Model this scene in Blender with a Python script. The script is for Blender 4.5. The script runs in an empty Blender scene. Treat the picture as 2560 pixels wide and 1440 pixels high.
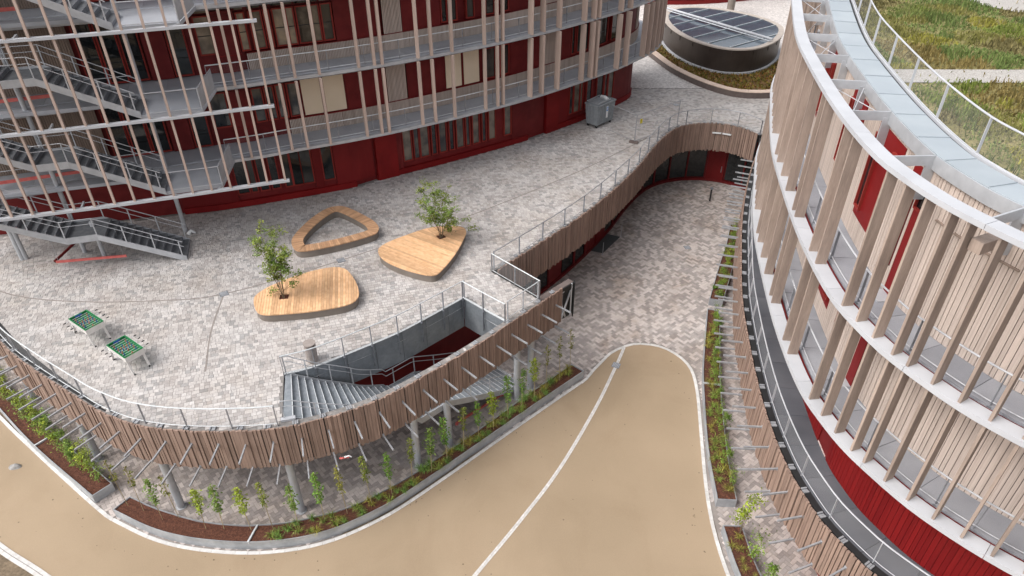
import bpy, math, random
import numpy as np
from mathutils import Vector, Matrix
from mathutils.geometry import delaunay_2d_cdt

random.seed(11)
rng = random.Random(5)
SC = bpy.context.scene
COL = SC.collection
R = math.radians

# ------------------------------------------------------------------ camera, sky, sun, exposure
cam_d = bpy.data.cameras.new('camera')
cam_d.sensor_width = 36.0
cam_d.lens = 24.61
cam_d.clip_end = 800
cam = bpy.data.objects.new('camera', cam_d)
cam.location = (0, 0, 20)
cam.rotation_euler = (R(90 - 35.6), 0, 0)
COL.objects.link(cam)
SC.camera = cam

SUN_EL, SUN_AZ = R(50), R(-110)          # azimuth from +Y towards +X
world = bpy.data.worlds.new('World')
SC.world = world
world.use_nodes = True
wn = world.node_tree.nodes
wl = world.node_tree.links
wn.clear()
sky = wn.new('ShaderNodeTexSky')
sky.sky_type = 'NISHITA'
sky.sun_disc = False
sky.sun_elevation = SUN_EL
sky.sun_rotation = SUN_AZ
sky.dust_density = 4.0
sky.air_density = 1.0
hs = wn.new('ShaderNodeHueSaturation')
hs.inputs['Saturation'].default_value = 0.22
bg = wn.new('ShaderNodeBackground')
bg.inputs['Strength'].default_value = 0.15
wo = wn.new('ShaderNodeOutputWorld')
wl.new(sky.outputs[0], hs.inputs['Color'])
wl.new(hs.outputs[0], bg.inputs['Color'])
wl.new(bg.outputs[0], wo.inputs['Surface'])

sun_d = bpy.data.lights.new('sun', 'SUN')
sun_d.energy = 0.8
sun_d.angle = R(42)
sun_d.color = (1.0, 0.965, 0.92)
sun = bpy.data.objects.new('sun', sun_d)
sd = Vector((math.sin(SUN_AZ) * math.cos(SUN_EL), math.cos(SUN_AZ) * math.cos(SUN_EL), math.sin(SUN_EL)))
sun.rotation_euler = sd.to_track_quat('Z', 'Y').to_euler()
sun.location = (-30, 20, 40)
COL.objects.link(sun)

SC.view_settings.view_transform = 'Standard'
SC.view_settings.look = 'None'
SC.view_settings.exposure = 0.97
SC.view_settings.gamma = 1.0
SC.view_settings.use_curve_mapping = False
SC.render.engine = 'CYCLES'
SC.cycles.max_bounces = 6
SC.cycles.transparent_max_bounces = 16

# ------------------------------------------------------------------ levels
ZL = -5.4                      # street level
Z1, Z2, Z3 = 3.9, 7.8, 11.7    # gallery floors of the red building
Q1, Q2, Q3 = 3.9, 7.7, 12.2    # rings of the curved building


# ------------------------------------------------------------------ materials
MATS = {}


def mat(name, c1, c2=None, scale=4.0, rough=0.7, metal=0.0, bump=0.0, bscale=40.0, orand=0.0, attr=False,
        spec=0.4, detail=4.0, stretch=None, fine=0.0, fscale=60.0, stain=None, sscale=0.3):
    m = bpy.data.materials.new(name)
    m.use_nodes = True
    nt = m.node_tree
    n, l = nt.nodes, nt.links
    b = n['Principled BSDF']
    b.inputs['Roughness'].default_value = rough
    b.inputs['Metallic'].default_value = metal
    b.inputs['Specular IOR Level'].default_value = spec
    tc = n.new('ShaderNodeTexCoord')
    oi = n.new('ShaderNodeObjectInfo')
    mp = n.new('ShaderNodeVectorMath')
    mp.operation = 'ADD'
    sc = n.new('ShaderNodeVectorMath')
    sc.operation = 'SCALE'
    sc.inputs['Scale'].default_value = 37.0
    cx = n.new('ShaderNodeCombineXYZ')
    for i in range(3):
        l.new(oi.outputs['Random'], cx.inputs[i])
    l.new(cx.outputs[0], sc.inputs[0])
    l.new(tc.outputs['Object'], mp.inputs[0])
    l.new(sc.outputs[0], mp.inputs[1])
    vec = mp.outputs[0]
    if stretch:
        ms = n.new('ShaderNodeVectorMath')
        ms.operation = 'MULTIPLY'
        ms.inputs[1].default_value = stretch
        l.new(vec, ms.inputs[0])
        vec = ms.outputs[0]
    nz = n.new('ShaderNodeTexNoise')
    nz.inputs['Scale'].default_value = scale
    nz.inputs['Detail'].default_value = detail
    l.new(vec, nz.inputs['Vector'])
    rp = n.new('ShaderNodeValToRGB')
    rp.color_ramp.elements[0].position = 0.32
    rp.color_ramp.elements[1].position = 0.68
    rp.color_ramp.elements[0].color = (*c1, 1)
    rp.color_ramp.elements[1].color = (*(c2 or c1), 1)
    l.new(nz.outputs['Fac'], rp.inputs['Fac'])
    out = rp.outputs['Color']
    if attr:
        at = n.new('ShaderNodeVertexColor')
        at.layer_name = 'Col'
        mx = n.new('ShaderNodeMix')
        mx.data_type = 'RGBA'
        mx.blend_type = 'MULTIPLY'
        mx.inputs['Factor'].default_value = 1.0
        l.new(out, mx.inputs['A'])
        l.new(at.outputs['Color'], mx.inputs['B'])
        out = mx.outputs['Result']
    if fine:
        nf = n.new('ShaderNodeTexNoise')
        nf.inputs['Scale'].default_value = fscale
        nf.inputs['Detail'].default_value = 2.0
        l.new(vec, nf.inputs['Vector'])
        mr = n.new('ShaderNodeMapRange')
        mr.inputs['From Min'].default_value = 0.3
        mr.inputs['From Max'].default_value = 0.7
        mr.inputs['To Min'].default_value = 1 - fine
        mr.inputs['To Max'].default_value = 1 + fine
        l.new(nf.outputs['Fac'], mr.inputs['Value'])
        hv = n.new('ShaderNodeHueSaturation')
        l.new(mr.outputs[0], hv.inputs['Value'])
        l.new(out, hv.inputs['Color'])
        out = hv.outputs[0]
    if stain:
        ns = n.new('ShaderNodeTexNoise')
        ns.inputs['Scale'].default_value = sscale
        ns.inputs['Detail'].default_value = 7.0
        ns.inputs['Roughness'].default_value = 0.62
        ns.inputs['Distortion'].default_value = 0.8
        l.new(vec, ns.inputs['Vector'])
        sr = n.new('ShaderNodeValToRGB')
        sr.color_ramp.elements[0].position = 0.50
        sr.color_ramp.elements[1].position = 0.72
        sr.color_ramp.elements[0].color = (1, 1, 1, 1)
        sr.color_ramp.elements[1].color = (*stain, 1)
        l.new(ns.outputs['Fac'], sr.inputs['Fac'])
        sm = n.new('ShaderNodeMix')
        sm.data_type = 'RGBA'
        sm.blend_type = 'MULTIPLY'
        sm.inputs['Factor'].default_value = 1.0
        l.new(out, sm.inputs['A'])
        l.new(sr.outputs['Color'], sm.inputs['B'])
        out = sm.outputs['Result']
    if orand:
        hv = n.new('ShaderNodeHueSaturation')
        mr = n.new('ShaderNodeMapRange')
        mr.inputs['To Min'].default_value = 1 - orand
        mr.inputs['To Max'].default_value = 1 + orand
        l.new(oi.outputs['Random'], mr.inputs['Value'])
        l.new(mr.outputs[0], hv.inputs['Value'])
        l.new(out, hv.inputs['Color'])
        out = hv.outputs[0]
    l.new(out, b.inputs['Base Color'])
    if bump:
        nb = n.new('ShaderNodeTexNoise')
        nb.inputs['Scale'].default_value = bscale
        nb.inputs['Detail'].default_value = 3.0
        l.new(vec, nb.inputs['Vector'])
        bp = n.new('ShaderNodeBump')
        bp.inputs['Strength'].default_value = bump
        bp.inputs['Distance'].default_value = 0.02
        l.new(nb.outputs['Fac'], bp.inputs['Height'])
        l.new(bp.outputs[0], b.inputs['Normal'])
    MATS[name] = m
    return m


def netmat(name, col, cover):
    m = bpy.data.materials.new(name)
    m.use_nodes = True
    nt = m.node_tree
    n, l = nt.nodes, nt.links
    b = n['Principled BSDF']
    b.inputs['Base Color'].default_value = (*col, 1)
    b.inputs['Roughness'].default_value = 0.5
    tr = n.new('ShaderNodeBsdfTransparent')
    mx = n.new('ShaderNodeMixShader')
    mx.inputs[0].default_value = cover
    l.new(tr.outputs[0], mx.inputs[1])
    l.new(b.outputs[0], mx.inputs[2])
    l.new(mx.outputs[0], n['Material Output'].inputs['Surface'])
    MATS[name] = m
    return m


def panemat(name, stops, rough=0.06):
    m = bpy.data.materials.new(name)
    m.use_nodes = True
    nt = m.node_tree
    n, l = nt.nodes, nt.links
    b = n['Principled BSDF']
    b.inputs['Roughness'].default_value = rough
    b.inputs['Specular IOR Level'].default_value = 0.6
    oi = n.new('ShaderNodeObjectInfo')
    tc = n.new('ShaderNodeTexCoord')
    nz = n.new('ShaderNodeTexNoise')
    nz.inputs['Scale'].default_value = 1.6
    nz.inputs['Detail'].default_value = 2.5
    l.new(tc.outputs['Object'], nz.inputs['Vector'])
    ad = n.new('ShaderNodeMath')
    ad.operation = 'MULTIPLY_ADD'
    ad.inputs[1].default_value = 0.9
    l.new(nz.outputs['Fac'], ad.inputs[0])
    mu = n.new('ShaderNodeMath')
    mu.operation = 'MULTIPLY_ADD'
    mu.inputs[1].default_value = 0.7
    mu.inputs[2].default_value = -0.3
    l.new(oi.outputs['Random'], mu.inputs[0])
    l.new(mu.outputs[0], ad.inputs[2])
    rp = n.new('ShaderNodeValToRGB')
    while len(rp.color_ramp.elements) < len(stops):
        rp.color_ramp.elements.new(0.5)
    for e, (p, c) in zip(rp.color_ramp.elements, stops):
        e.position = p
        e.color = (*c, 1)
    l.new(ad.outputs[0], rp.inputs['Fac'])
    l.new(rp.outputs[0], b.inputs['Base Color'])
    MATS[name] = m
    return m


mat('paver_up', (0.82, 0.79, 0.765), (1.0, 1.0, 1.0), 0.55, 0.85, attr=True, stain=(0.96, 0.93, 0.89), sscale=0.35, fine=0.10, fscale=14, bump=0.25, bscale=60)
mat('paver_base', (0.17, 0.16, 0.15), (0.23, 0.21, 0.20), 3.0, 0.9, fine=0.2, fscale=9)
mat('paver_far', (0.46, 0.425, 0.405), (0.55, 0.515, 0.49), 3.0, 0.9, fine=0.22, fscale=6)
mat('paver_low', (0.82, 0.80, 0.785), (1.0, 1.0, 1.0), 0.45, 0.85, attr=True, stain=(0.80, 0.74, 0.68), sscale=0.4, fine=0.08, fscale=12, bump=0.25, bscale=60)
mat('joint', (0.20, 0.175, 0.16), (0.26, 0.23, 0.21), 4.0, 0.95)
mat('road', (0.268, 0.200, 0.130), (0.338, 0.254, 0.170), 0.14, 0.9, detail=8.0, stain=(0.90, 0.88, 0.86), sscale=0.22, fine=0.06, fscale=40, bump=0.3, bscale=120)
mat('kerb', (0.47, 0.45, 0.43), (0.58, 0.56, 0.54), 6.0, 0.8, orand=0.10, fine=0.08)
mat('earth', (0.12, 0.09, 0.06), (0.20, 0.15, 0.10), 1.5, 1.0, fine=0.3, fscale=8, bump=0.6, bscale=12)
mat('slat', (0.225, 0.152, 0.119), (0.30, 0.208, 0.165), 2.0, 0.75, stain=(0.72, 0.70, 0.70), sscale=0.5, orand=0.16, stretch=(6, 6, 0.6), bump=0.15, bscale=30)
mat('fin', (0.262, 0.203, 0.168), (0.36, 0.282, 0.235), 1.2, 0.75, stain=(0.78, 0.76, 0.76), sscale=0.5, orand=0.14, fine=0.08, fscale=9, stretch=(4, 4, 0.5), bump=0.1)
mat('post', (0.42, 0.315, 0.265), (0.50, 0.385, 0.325), 1.2, 0.75, orand=0.10, stretch=(4, 4, 0.5))
mat('plank', (0.44, 0.36, 0.31), (0.54, 0.45, 0.395), 1.0, 0.8, stain=(0.84, 0.82, 0.81), sscale=0.4, orand=0.10, stretch=(5, 5, 0.4), bump=0.12)
mat('plank_brown', (0.20, 0.15, 0.12), (0.28, 0.21, 0.17), 1.0, 0.8, orand=0.1, stretch=(5, 5, 0.4))
mat('benchwood', (0.56, 0.325, 0.17), (0.70, 0.44, 0.255), 1.2, 0.55, orand=0.20, stretch=(3, 3, 3), bump=0.1)
mat('benchwood2', (0.42, 0.235, 0.13), (0.54, 0.325, 0.19), 1.2, 0.6, orand=0.18, bump=0.1)
mat('skirt', (0.16, 0.135, 0.115), (0.20, 0.17, 0.145), 2.0, 0.6)
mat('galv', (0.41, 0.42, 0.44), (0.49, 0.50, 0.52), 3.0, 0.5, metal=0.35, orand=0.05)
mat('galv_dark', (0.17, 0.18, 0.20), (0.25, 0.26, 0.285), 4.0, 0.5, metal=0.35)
mat('galv_deck', (0.36, 0.375, 0.41), (0.44, 0.455, 0.49), 0.8, 0.55, metal=0.15, fine=0.05, orand=0.08)
mat('deck_grey', (0.24, 0.245, 0.27), (0.31, 0.315, 0.34), 0.7, 0.6, fine=0.05, orand=0.07)
mat('terrace', (0.075, 0.08, 0.092), (0.115, 0.12, 0.133), 0.6, 0.7, fine=0.08, orand=0.08)
mat('galv_mid', (0.27, 0.275, 0.29), (0.38, 0.385, 0.40), 5.0, 0.5, metal=0.3)
mat('lining', (0.20, 0.22, 0.24), (0.28, 0.30, 0.32), 1.2, 0.45, metal=0.4, fine=0.08, fscale=7)
mat('tread', (0.10, 0.105, 0.115), (0.145, 0.15, 0.16), 5.0, 0.6, metal=0.2)
mat('tread_mid', (0.20, 0.22, 0.24), (0.27, 0.29, 0.315), 5.0, 0.5, metal=0.25)
mat('nosing', (0.55, 0.57, 0.58), (0.66, 0.68, 0.69), 8.0, 0.45, metal=0.3)
mat('white_metal', (0.40, 0.405, 0.425), (0.46, 0.465, 0.485), 0.9, 0.5, fine=0.03)
mat('cap_metal', (0.30, 0.335, 0.365), (0.35, 0.385, 0.41), 0.7, 0.45, metal=0.1, orand=0.05)
mat('red_dark', (0.115, 0.010, 0.011), (0.16, 0.017, 0.017), 1.6, 0.5, stain=(0.8, 0.85, 0.85), sscale=0.5, spec=0.2, orand=0.15)
mat('red_frame', (0.21, 0.024, 0.019), (0.25, 0.031, 0.024), 1.0, 0.5, spec=0.2, orand=0.1)
mat('red_mid', (0.135, 0.008, 0.009), (0.17, 0.012, 0.012), 0.7, 0.5, spec=0.2, orand=0.12)
mat('red_bright', (0.155, 0.006, 0.007), (0.195, 0.009, 0.009), 0.7, 0.5, stain=(0.82, 0.85, 0.85), sscale=0.6, spec=0.2, orand=0.08)
mat('red_guard', (0.50, 0.10, 0.09), (0.60, 0.15, 0.13), 5.0, 0.6)
mat('cream', (0.66, 0.545, 0.40), (0.72, 0.60, 0.455), 0.5, 0.8)
mat('black', (0.012, 0.012, 0.013), (0.02, 0.02, 0.02), 3.0, 0.6)
mat('mulch', (0.055, 0.019, 0.011), (0.115, 0.045, 0.026), 14.0, 1.0, fine=0.45, fscale=26, bump=0.9, bscale=26)
mat('planter_steel', (0.33, 0.35, 0.375), (0.47, 0.49, 0.51), 1.3, 0.4, metal=0.5, fine=0.08, fscale=7)
mat('concrete', (0.55, 0.54, 0.53), (0.62, 0.61, 0.60), 2.0, 0.85, fine=0.06)
mat('bin_stone', (0.24, 0.205, 0.185), (0.30, 0.26, 0.24), 6.0, 0.7)
mat('container', (0.23, 0.25, 0.265), (0.30, 0.32, 0.335), 4.0, 0.5, metal=0.2)
mat('paper', (0.70, 0.70, 0.70))
mat('blue_print', (0.05, 0.22, 0.55))
mat('yellow_print', (0.65, 0.55, 0.05))
mat('mat_dark', (0.055, 0.06, 0.062), (0.08, 0.085, 0.088), 20, 0.9)
mat('green_paint', (0.008, 0.125, 0.038), (0.012, 0.165, 0.052), 3, 0.35)
mat('white_paint', (0.58, 0.55, 0.52), (0.66, 0.63, 0.60), 4, 0.5)
mat('blue_paint', (0.03, 0.10, 0.35))
mat('pink_board', (0.55, 0.43, 0.39), (0.60, 0.48, 0.44), 2)
mat('leaf', (0.088, 0.14, 0.024), (0.165, 0.215, 0.045), 3.0, 0.55, attr=True, spec=0.3)
mat('stem', (0.12, 0.09, 0.055), (0.18, 0.135, 0.085), 8, 0.9)
mat('cane', (0.30, 0.24, 0.13), (0.38, 0.31, 0.18), 8, 0.8)
mat('blade', (0.19, 0.22, 0.045), (0.30, 0.32, 0.08), 3, 0.6, attr=True)
mat('meadow', (0.135, 0.142, 0.052), (0.215, 0.212, 0.085), 3.0, 0.7, attr=True, spec=0.2)
mat('gravel', (0.26, 0.24, 0.215), (0.46, 0.435, 0.41), 22, 0.95, fine=0.25, fscale=40, bump=0.8, bscale=35)
mat('sedum_soil', (0.13, 0.12, 0.04), (0.24, 0.20, 0.085), 1.3, 1.0, fine=0.4, fscale=12, bump=0.9, bscale=16)
mat('bed', (0.10, 0.05, 0.02), (0.17, 0.10, 0.04), 1.2, 1.0, fine=0.4, fscale=9, bump=0.9, bscale=10)
mat('drum', (0.045, 0.034, 0.028), (0.06, 0.046, 0.038), 1.0, 0.45, metal=0.4)
mat('drum_rim', (0.40, 0.345, 0.30), (0.47, 0.41, 0.36), 2.0, 0.55)
mat('stone_pale', (0.55, 0.42, 0.34), (0.64, 0.50, 0.41), 4, 0.85, orand=0.06)
mat('stone_dark', (0.11, 0.085, 0.078), (0.14, 0.11, 0.10), 3, 0.8)
mat('rock', (0.24, 0.23, 0.22), (0.36, 0.35, 0.34), 8, 0.9, bump=0.5, bscale=20)
panemat('pane', [(0.2, (0.012, 0.016, 0.02)), (0.45, (0.045, 0.045, 0.048)), (0.62, (0.11, 0.095, 0.08)), (0.85, (0.20, 0.165, 0.13))])
panemat('pane_warm', [(0.2, (0.05, 0.04, 0.03)), (0.5, (0.17, 0.135, 0.10)), (0.7, (0.27, 0.215, 0.16)), (0.9, (0.40, 0.30, 0.19))])
panemat('pane_dark', [(0.2, (0.006, 0.008, 0.009)), (0.6, (0.02, 0.023, 0.024)), (0.9, (0.05, 0.045, 0.04))])
panemat('roof_glass', [(0.2, (0.05, 0.075, 0.10)), (0.5, (0.09, 0.125, 0.155)), (0.75, (0.125, 0.16, 0.19))], 0.1)
netmat('net', (0.55, 0.56, 0.58), 0.10)
netmat('net_thick', (0.55, 0.56, 0.57), 0.08)
netmat('net_faint', (0.35, 0.35, 0.36), 0.06)


# ------------------------------------------------------------------ mesh builder
class MB:
    def __init__(s):
        s.v, s.f, s.c = [], [], []
        s.smooth = False

    def add(s, vs, fs, col=None):
        o = len(s.v)
        s.v.extend([tuple(p) for p in vs])
        for f in fs:
            s.f.append(tuple(i + o for i in f))
            s.c.append(col)

    BF = ((0, 3, 2, 1), (4, 5, 6, 7), (0, 1, 5, 4), (1, 2, 6, 5), (2, 3, 7, 6), (3, 0, 4, 7))

    def box(s, c, sz, rz=0.0, col=None):
        ca, sa = math.cos(rz), math.sin(rz)
        hx, hy, hz = sz[0] / 2, sz[1] / 2, sz[2] / 2
        vs = []
        for z in (-hz, hz):
            for x, y in ((-hx, -hy), (hx, -hy), (hx, hy), (-hx, hy)):
                vs.append((c[0] + x * ca - y * sa, c[1] + x * sa + y * ca, c[2] + z))
        s.add(vs, s.BF, col)
        return s

    def bar(s, p0, p1, w, h, up=(0, 0, 1), col=None):
        p0, p1 = Vector(p0), Vector(p1)
        d = (p1 - p0).normalized()
        u = Vector(up)
        a = d.cross(u)
        if a.length < 1e-4:
            a = Vector((1, 0, 0))
        a.normalize()
        b = a.cross(d).normalized()
        vs = []
        for p in (p0, p1):
            for i, j in ((-1, -1), (1, -1), (1, 1), (-1, 1)):
                vs.append(p + a * (i * w / 2) + b * (j * h / 2))
        s.add(vs, s.BF, col)
        return s

    def tube(s, pts, r, n=6, r1=None, col=None):
        pts = [Vector(p) for p in pts]
        m = len(pts)
        rings = []
        for i, p in enumerate(pts):
            d = (pts[min(i + 1, m - 1)] - pts[max(i - 1, 0)]).normalized()
            u = Vector((0, 0, 1)) if abs(d.z) < 0.95 else Vector((1, 0, 0))
            a = d.cross(u).normalized()
            b = a.cross(d).normalized()
            rr = r if r1 is None else r + (r1 - r) * i / max(1, m - 1)
            rings.append([p + a * (rr * math.cos(2 * math.pi * k / n)) + b * (rr * math.sin(2 * math.pi * k / n)) for k in range(n)])
        vs = [q for g in rings for q in g]
        fs = []
        for i in range(m - 1):
            for k in range(n):
                fs.append((i * n + k, i * n + (k + 1) % n, (i + 1) * n + (k + 1) % n, (i + 1) * n + k))
        fs.append(tuple(range(n - 1, -1, -1)))
        fs.append(tuple((m - 1) * n + k for k in range(n)))
        s.add(vs, fs, col)
        return s

    def prism(s, poly, z0, z1, col=None):
        n = len(poly)
        vs = [(p[0], p[1], z0) for p in poly] + [(p[0], p[1], z1) for p in poly]
        fs = [tuple(range(n - 1, -1, -1)), tuple(range(n, 2 * n))]
        for i in range(n):
            j = (i + 1) % n
            fs.append((i, j, n + j, n + i))
        s.add(vs, fs, col)
        return s

    def ribbon(s, a, b, za0, za1, zb0=None, zb1=None, closed=False, col=None):
        """closed box section swept between the plan curves a and b (same length)."""
        zb0 = za0 if zb0 is None else zb0
        zb1 = za1 if zb1 is None else zb1
        n = len(a)
        vs = []
        for p, q in zip(a, b):
            vs += [(p[0], p[1], za0), (p[0], p[1], za1), (q[0], q[1], zb1), (q[0], q[1], zb0)]
        fs = []
        m = n if closed else n - 1
        for i in range(m):
            j = (i + 1) % n
            for k in range(4):
                fs.append((4 * i + k, 4 * i + (k + 1) % 4, 4 * j + (k + 1) % 4, 4 * j + k))
        if not closed:
            fs.append((3, 2, 1, 0))
            fs.append(tuple(4 * (n - 1) + k for k in range(4)))
        s.add(vs, fs, col)
        return s

    def mesh(s, name, material=None):
        me = bpy.data.meshes.new(name)
        me.from_pydata(s.v, [], s.f)
        if any(c is not None for c in s.c):
            ca = me.color_attributes.new('Col', 'FLOAT_COLOR', 'CORNER')
            lens = np.array([len(f) for f in s.f])
            cc = np.array([(*(c if c is not None else (1, 1, 1)), 1.0) for c in s.c], dtype=np.float32)
            ca.data.foreach_set('color', np.repeat(cc, lens, axis=0).ravel())
        if s.smooth:
            me.polygons.foreach_set('use_smooth', [True] * len(me.polygons))
        if material:
            me.materials.append(MATS[material])
        me.update()
        return me


def tag(o, label=None, cat=None, group=None, kind=None):
    if label:
        o['label'] = label
    if cat:
        o['category'] = cat
    if group:
        o['group'] = group
    if kind:
        o['kind'] = kind
    return o


def root(name, loc, label, cat, group=None, kind=None):
    o = bpy.data.objects.new(name, None)
    o.location = loc
    o.empty_display_size = 0.2
    COL.objects.link(o)
    return tag(o, label, cat, group, kind)


def part(name, geo, material, parent=None, kind=None, label=None):
    """geometry in world coordinates; parent is an Empty with a translation only, or a part."""
    me = geo.mesh(name, material) if isinstance(geo, MB) else geo
    o = bpy.data.objects.new(name, me)
    COL.objects.link(o)
    if parent is not None:
        o.parent = parent
        if parent.type == 'EMPTY':
            o.location = -parent.location
    return tag(o, label, None, None, kind)


def inst(name, me, parent, M):
    o = bpy.data.objects.new(name, me)
    COL.objects.link(o)
    if parent is not None:
        o.parent = parent
        if parent.type == 'EMPTY':
            M = Matrix.Translation(-parent.location) @ M
    o.matrix_local = M
    return o


def local(name, geo, material, parent):
    me = geo.mesh(name, material) if isinstance(geo, MB) else geo
    o = bpy.data.objects.new(name, me)
    COL.objects.link(o)
    o.parent = parent
    return o


def thing(name, geo, material, label, cat, group=None, kind=None):
    return tag(part(name, geo, material), label, cat, group, kind)


def copy_tree(o, parent=None):
    c = o.copy()
    COL.objects.link(c)
    c.parent = parent
    for ch in o.children:
        copy_tree(ch, c)
    return c


# ------------------------------------------------------------------ plan curves
def curve(pts, ds=0.25, closed=False):
    P = [np.array(p, float) for p in pts]
    if closed:
        P = [P[-1]] + P + [P[0], P[1]]
    else:
        P = [2 * P[0] - P[1]] + P + [2 * P[-1] - P[-2]]
    out = []
    for i in range(1, len(P) - 2):
        p0, p1, p2, p3 = P[i - 1:i + 3]
        n = max(2, int(np.linalg.norm(p2 - p1) / 0.1))
        for j in range(n):
            t = j / n
            out.append(.5 * (2 * p1 + (-p0 + p2) * t + (2 * p0 - 5 * p1 + 4 * p2 - p3) * t * t + (-p0 + 3 * p1 - 3 * p2 + p3) * t ** 3))
    out.append(P[-2])
    out = np.array(out)
    L = np.r_[0, np.cumsum(np.linalg.norm(np.diff(out, axis=0), axis=1))]
    n = max(2, int(round(L[-1] / ds)))
    s = np.linspace(0, L[-1], n + 1)
    C = np.c_[np.interp(s, L, out[:, 0]), np.interp(s, L, out[:, 1])]
    return C[:-1] if closed else C


def tangents(C):
    T = np.gradient(C, axis=0)
    return T / np.linalg.norm(T, axis=1)[:, None]


def off(C, d):
    T = tangents(C)
    return C + d * np.c_[-T[:, 1], T[:, 0]]


def arclen(C):
    return np.r_[0, np.cumsum(np.linalg.norm(np.diff(C, axis=0), axis=1))]


class Path:
    def __init__(s, C):
        s.C = C
        s.L = arclen(C)
        s.T = tangents(C)
        s.len = s.L[-1]

    def at(s, t, d=0.0):
        x = np.interp(t, s.L, s.C[:, 0])
        y = np.interp(t, s.L, s.C[:, 1])
        tx = np.interp(t, s.L, s.T[:, 0])
        ty = np.interp(t, s.L, s.T[:, 1])
        k = math.hypot(tx, ty)
        tx, ty = tx / k, ty / k
        return x - ty * d, y + tx * d, math.atan2(ty, tx)

    def sub(s, a, b, d=0.0, ds=0.5):
        n = max(1, int(math.ceil((b - a) / ds)))
        return [s.at(a + (b - a) * i / n, d)[:2] for i in range(n + 1)]

    def near(s, p):
        i = int(np.argmin(np.hypot(s.C[:, 0] - p[0], s.C[:, 1] - p[1])))
        return float(s.L[i])


def inside(poly):
    P = np.array(poly, float)
    x0, y0 = P[:, 0], P[:, 1]
    x1, y1 = np.roll(x0, -1), np.roll(y0, -1)

    def f(X, Y):
        X, Y = np.asarray(X)[..., None], np.asarray(Y)[..., None]
        c = ((y0 > Y) != (y1 > Y)) & (X < (x1 - x0) * (Y - y0) / (y1 - y0 + 1e-12) + x0)
        return (c.sum(-1) % 2) == 1
    return f


def fill(outer, holes, z):
    """flat sheet with holes."""
    vs, es = [], []
    for loop in [outer] + holes:
        o = len(vs)
        n = len(loop)
        vs += [Vector((p[0], p[1])) for p in loop]
        es += [(o + i, o + (i + 1) % n) for i in range(n)]
    V, E_, F, *_ = delaunay_2d_cdt(vs, es, [], 0, 1e-5)
    fi = inside(outer)
    hi = [inside(h) for h in holes]
    mb = MB()
    fs = []
    for f in F:
        cx = sum(V[i].x for i in f) / len(f)
        cy = sum(V[i].y for i in f) / len(f)
        if fi(cx, cy) and not any(h(cx, cy) for h in hi):
            a = sum(V[f[i]].x * V[f[(i + 1) % len(f)]].y - V[f[(i + 1) % len(f)]].x * V[f[i]].y for i in range(len(f)))
            fs.append(tuple(f) if a > 0 else tuple(reversed(f)))
    mb.add([(v.x, v.y, z) for v in V], fs)
    return mb


FRONT_P = [(-29, 29.8), (-27.5, 28.2), (-25, 25.9), (-22.75, 23.94), (-21.63, 23.03), (-20.23, 22.08), (-18.94, 21.26), (-17.65, 20.47),
           (-16.56, 19.79), (-15.53, 19.29), (-14.58, 18.93), (-13.45, 18.69), (-12.38, 18.58), (-11.34, 18.55),
           (-10.32, 18.58), (-9.32, 18.65), (-8.4, 18.85), (-7.36, 19.22), (-6.39, 19.67), (-5.57, 20.13), (-4.92, 20.58),
           (-4.03, 21.32), (-2.9, 22.35), (-1.79, 23.42), (-0.64, 24.6), (-0.03, 25.25), (0.92, 26.28), (1.71, 27.14), (2.41, 27.91)]
COURT_P = [(-0.95, 29.35), (-0.25, 30.12), (1.55, 32.16), (3.69, 34.7), (5.77, 37.6), (8.11, 41.4), (9.79, 44.69), (11.13, 46.9),
           (12.3, 48.05), (13.6, 48.55), (15.05, 48.57), (16.2, 48.08), (16.94, 47.32), (17.41, 46.51)]
RBAND_P = [(17.41, 46.51), (16.8, 44.2), (15.62, 41.5), (14.23, 37.95), (12.96, 34.12), (12.05, 30.82), (11.13, 27.25), (10.58, 24.2),
           (10.2, 21.57), (9.98, 19.2), (9.97, 16.99), (10.14, 15.62), (10.43, 14.37), (10.96, 13.21), (11.39, 12.51), (12.4, 11.3), (13.5, 10.2), (15.2, 8.9), (18.5, 7.0)]
RING_P = [(20.5, 47.0), (17.6, 43.2), (15.2, 39.2), (13.4, 35.5), (12.55, 33.0), (11.4, 29.2), (10.8, 26.9), (10.4, 24.8), (10.0, 22.4), (9.72, 20.4), (9.53, 18.3),
          (9.5, 16.7), (9.65, 15.6), (9.93, 14.4), (10.34, 13.4), (10.9, 12.3), (11.5, 11.45), (12.2, 10.65), (13, 9.9), (14, 9.1), (15.8, 8.0), (19.0, 6.3)]
GAL_P = [(-29, 29.2), (-27, 29.9), (-25.5, 30.4), (-22, 31.7), (-18, 33.2), (-15.5, 34.09), (-13.42, 34.93), (-11.71, 35.8), (-9.46, 36.82), (-7.01, 38.1),
         (-4.86, 39.4), (-2.47, 40.95), (0.25, 42.88), (3.01, 45.18), (5.75, 47.75), (7.43, 49.4), (9.52, 51.9), (10.3, 53.0), (11.08, 54.3),
         (11.6, 55.8), (11.9, 57.5), (11.6, 60), (10.5, 62)]
GW_P = [(-29, 32.6), (-27.5, 33.0), (-23, 34.2), (-18.89, 35.26), (-15.93, 36.11), (-10.28, 38.36), (-8.43, 39.55), (-4.2, 42.13), (0.28, 45.13), (2.19, 46.7),
        (5.49, 49.6), (8.79, 53.22), (9.49, 54.89), (9.6, 57.5), (9.2, 60)]
FRONT = Path(curve(FRONT_P))
COURT = Path(curve(COURT_P))
RBAND = Path(curve(RBAND_P))
RING = Path(curve(RING_P))
GAL = Path(curve(GAL_P))
GWALL = Path(curve(GW_P))
PA, PB = (1.31, 27.05), (-1.02, 29.42)          # straight end edge of the terrace

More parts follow.
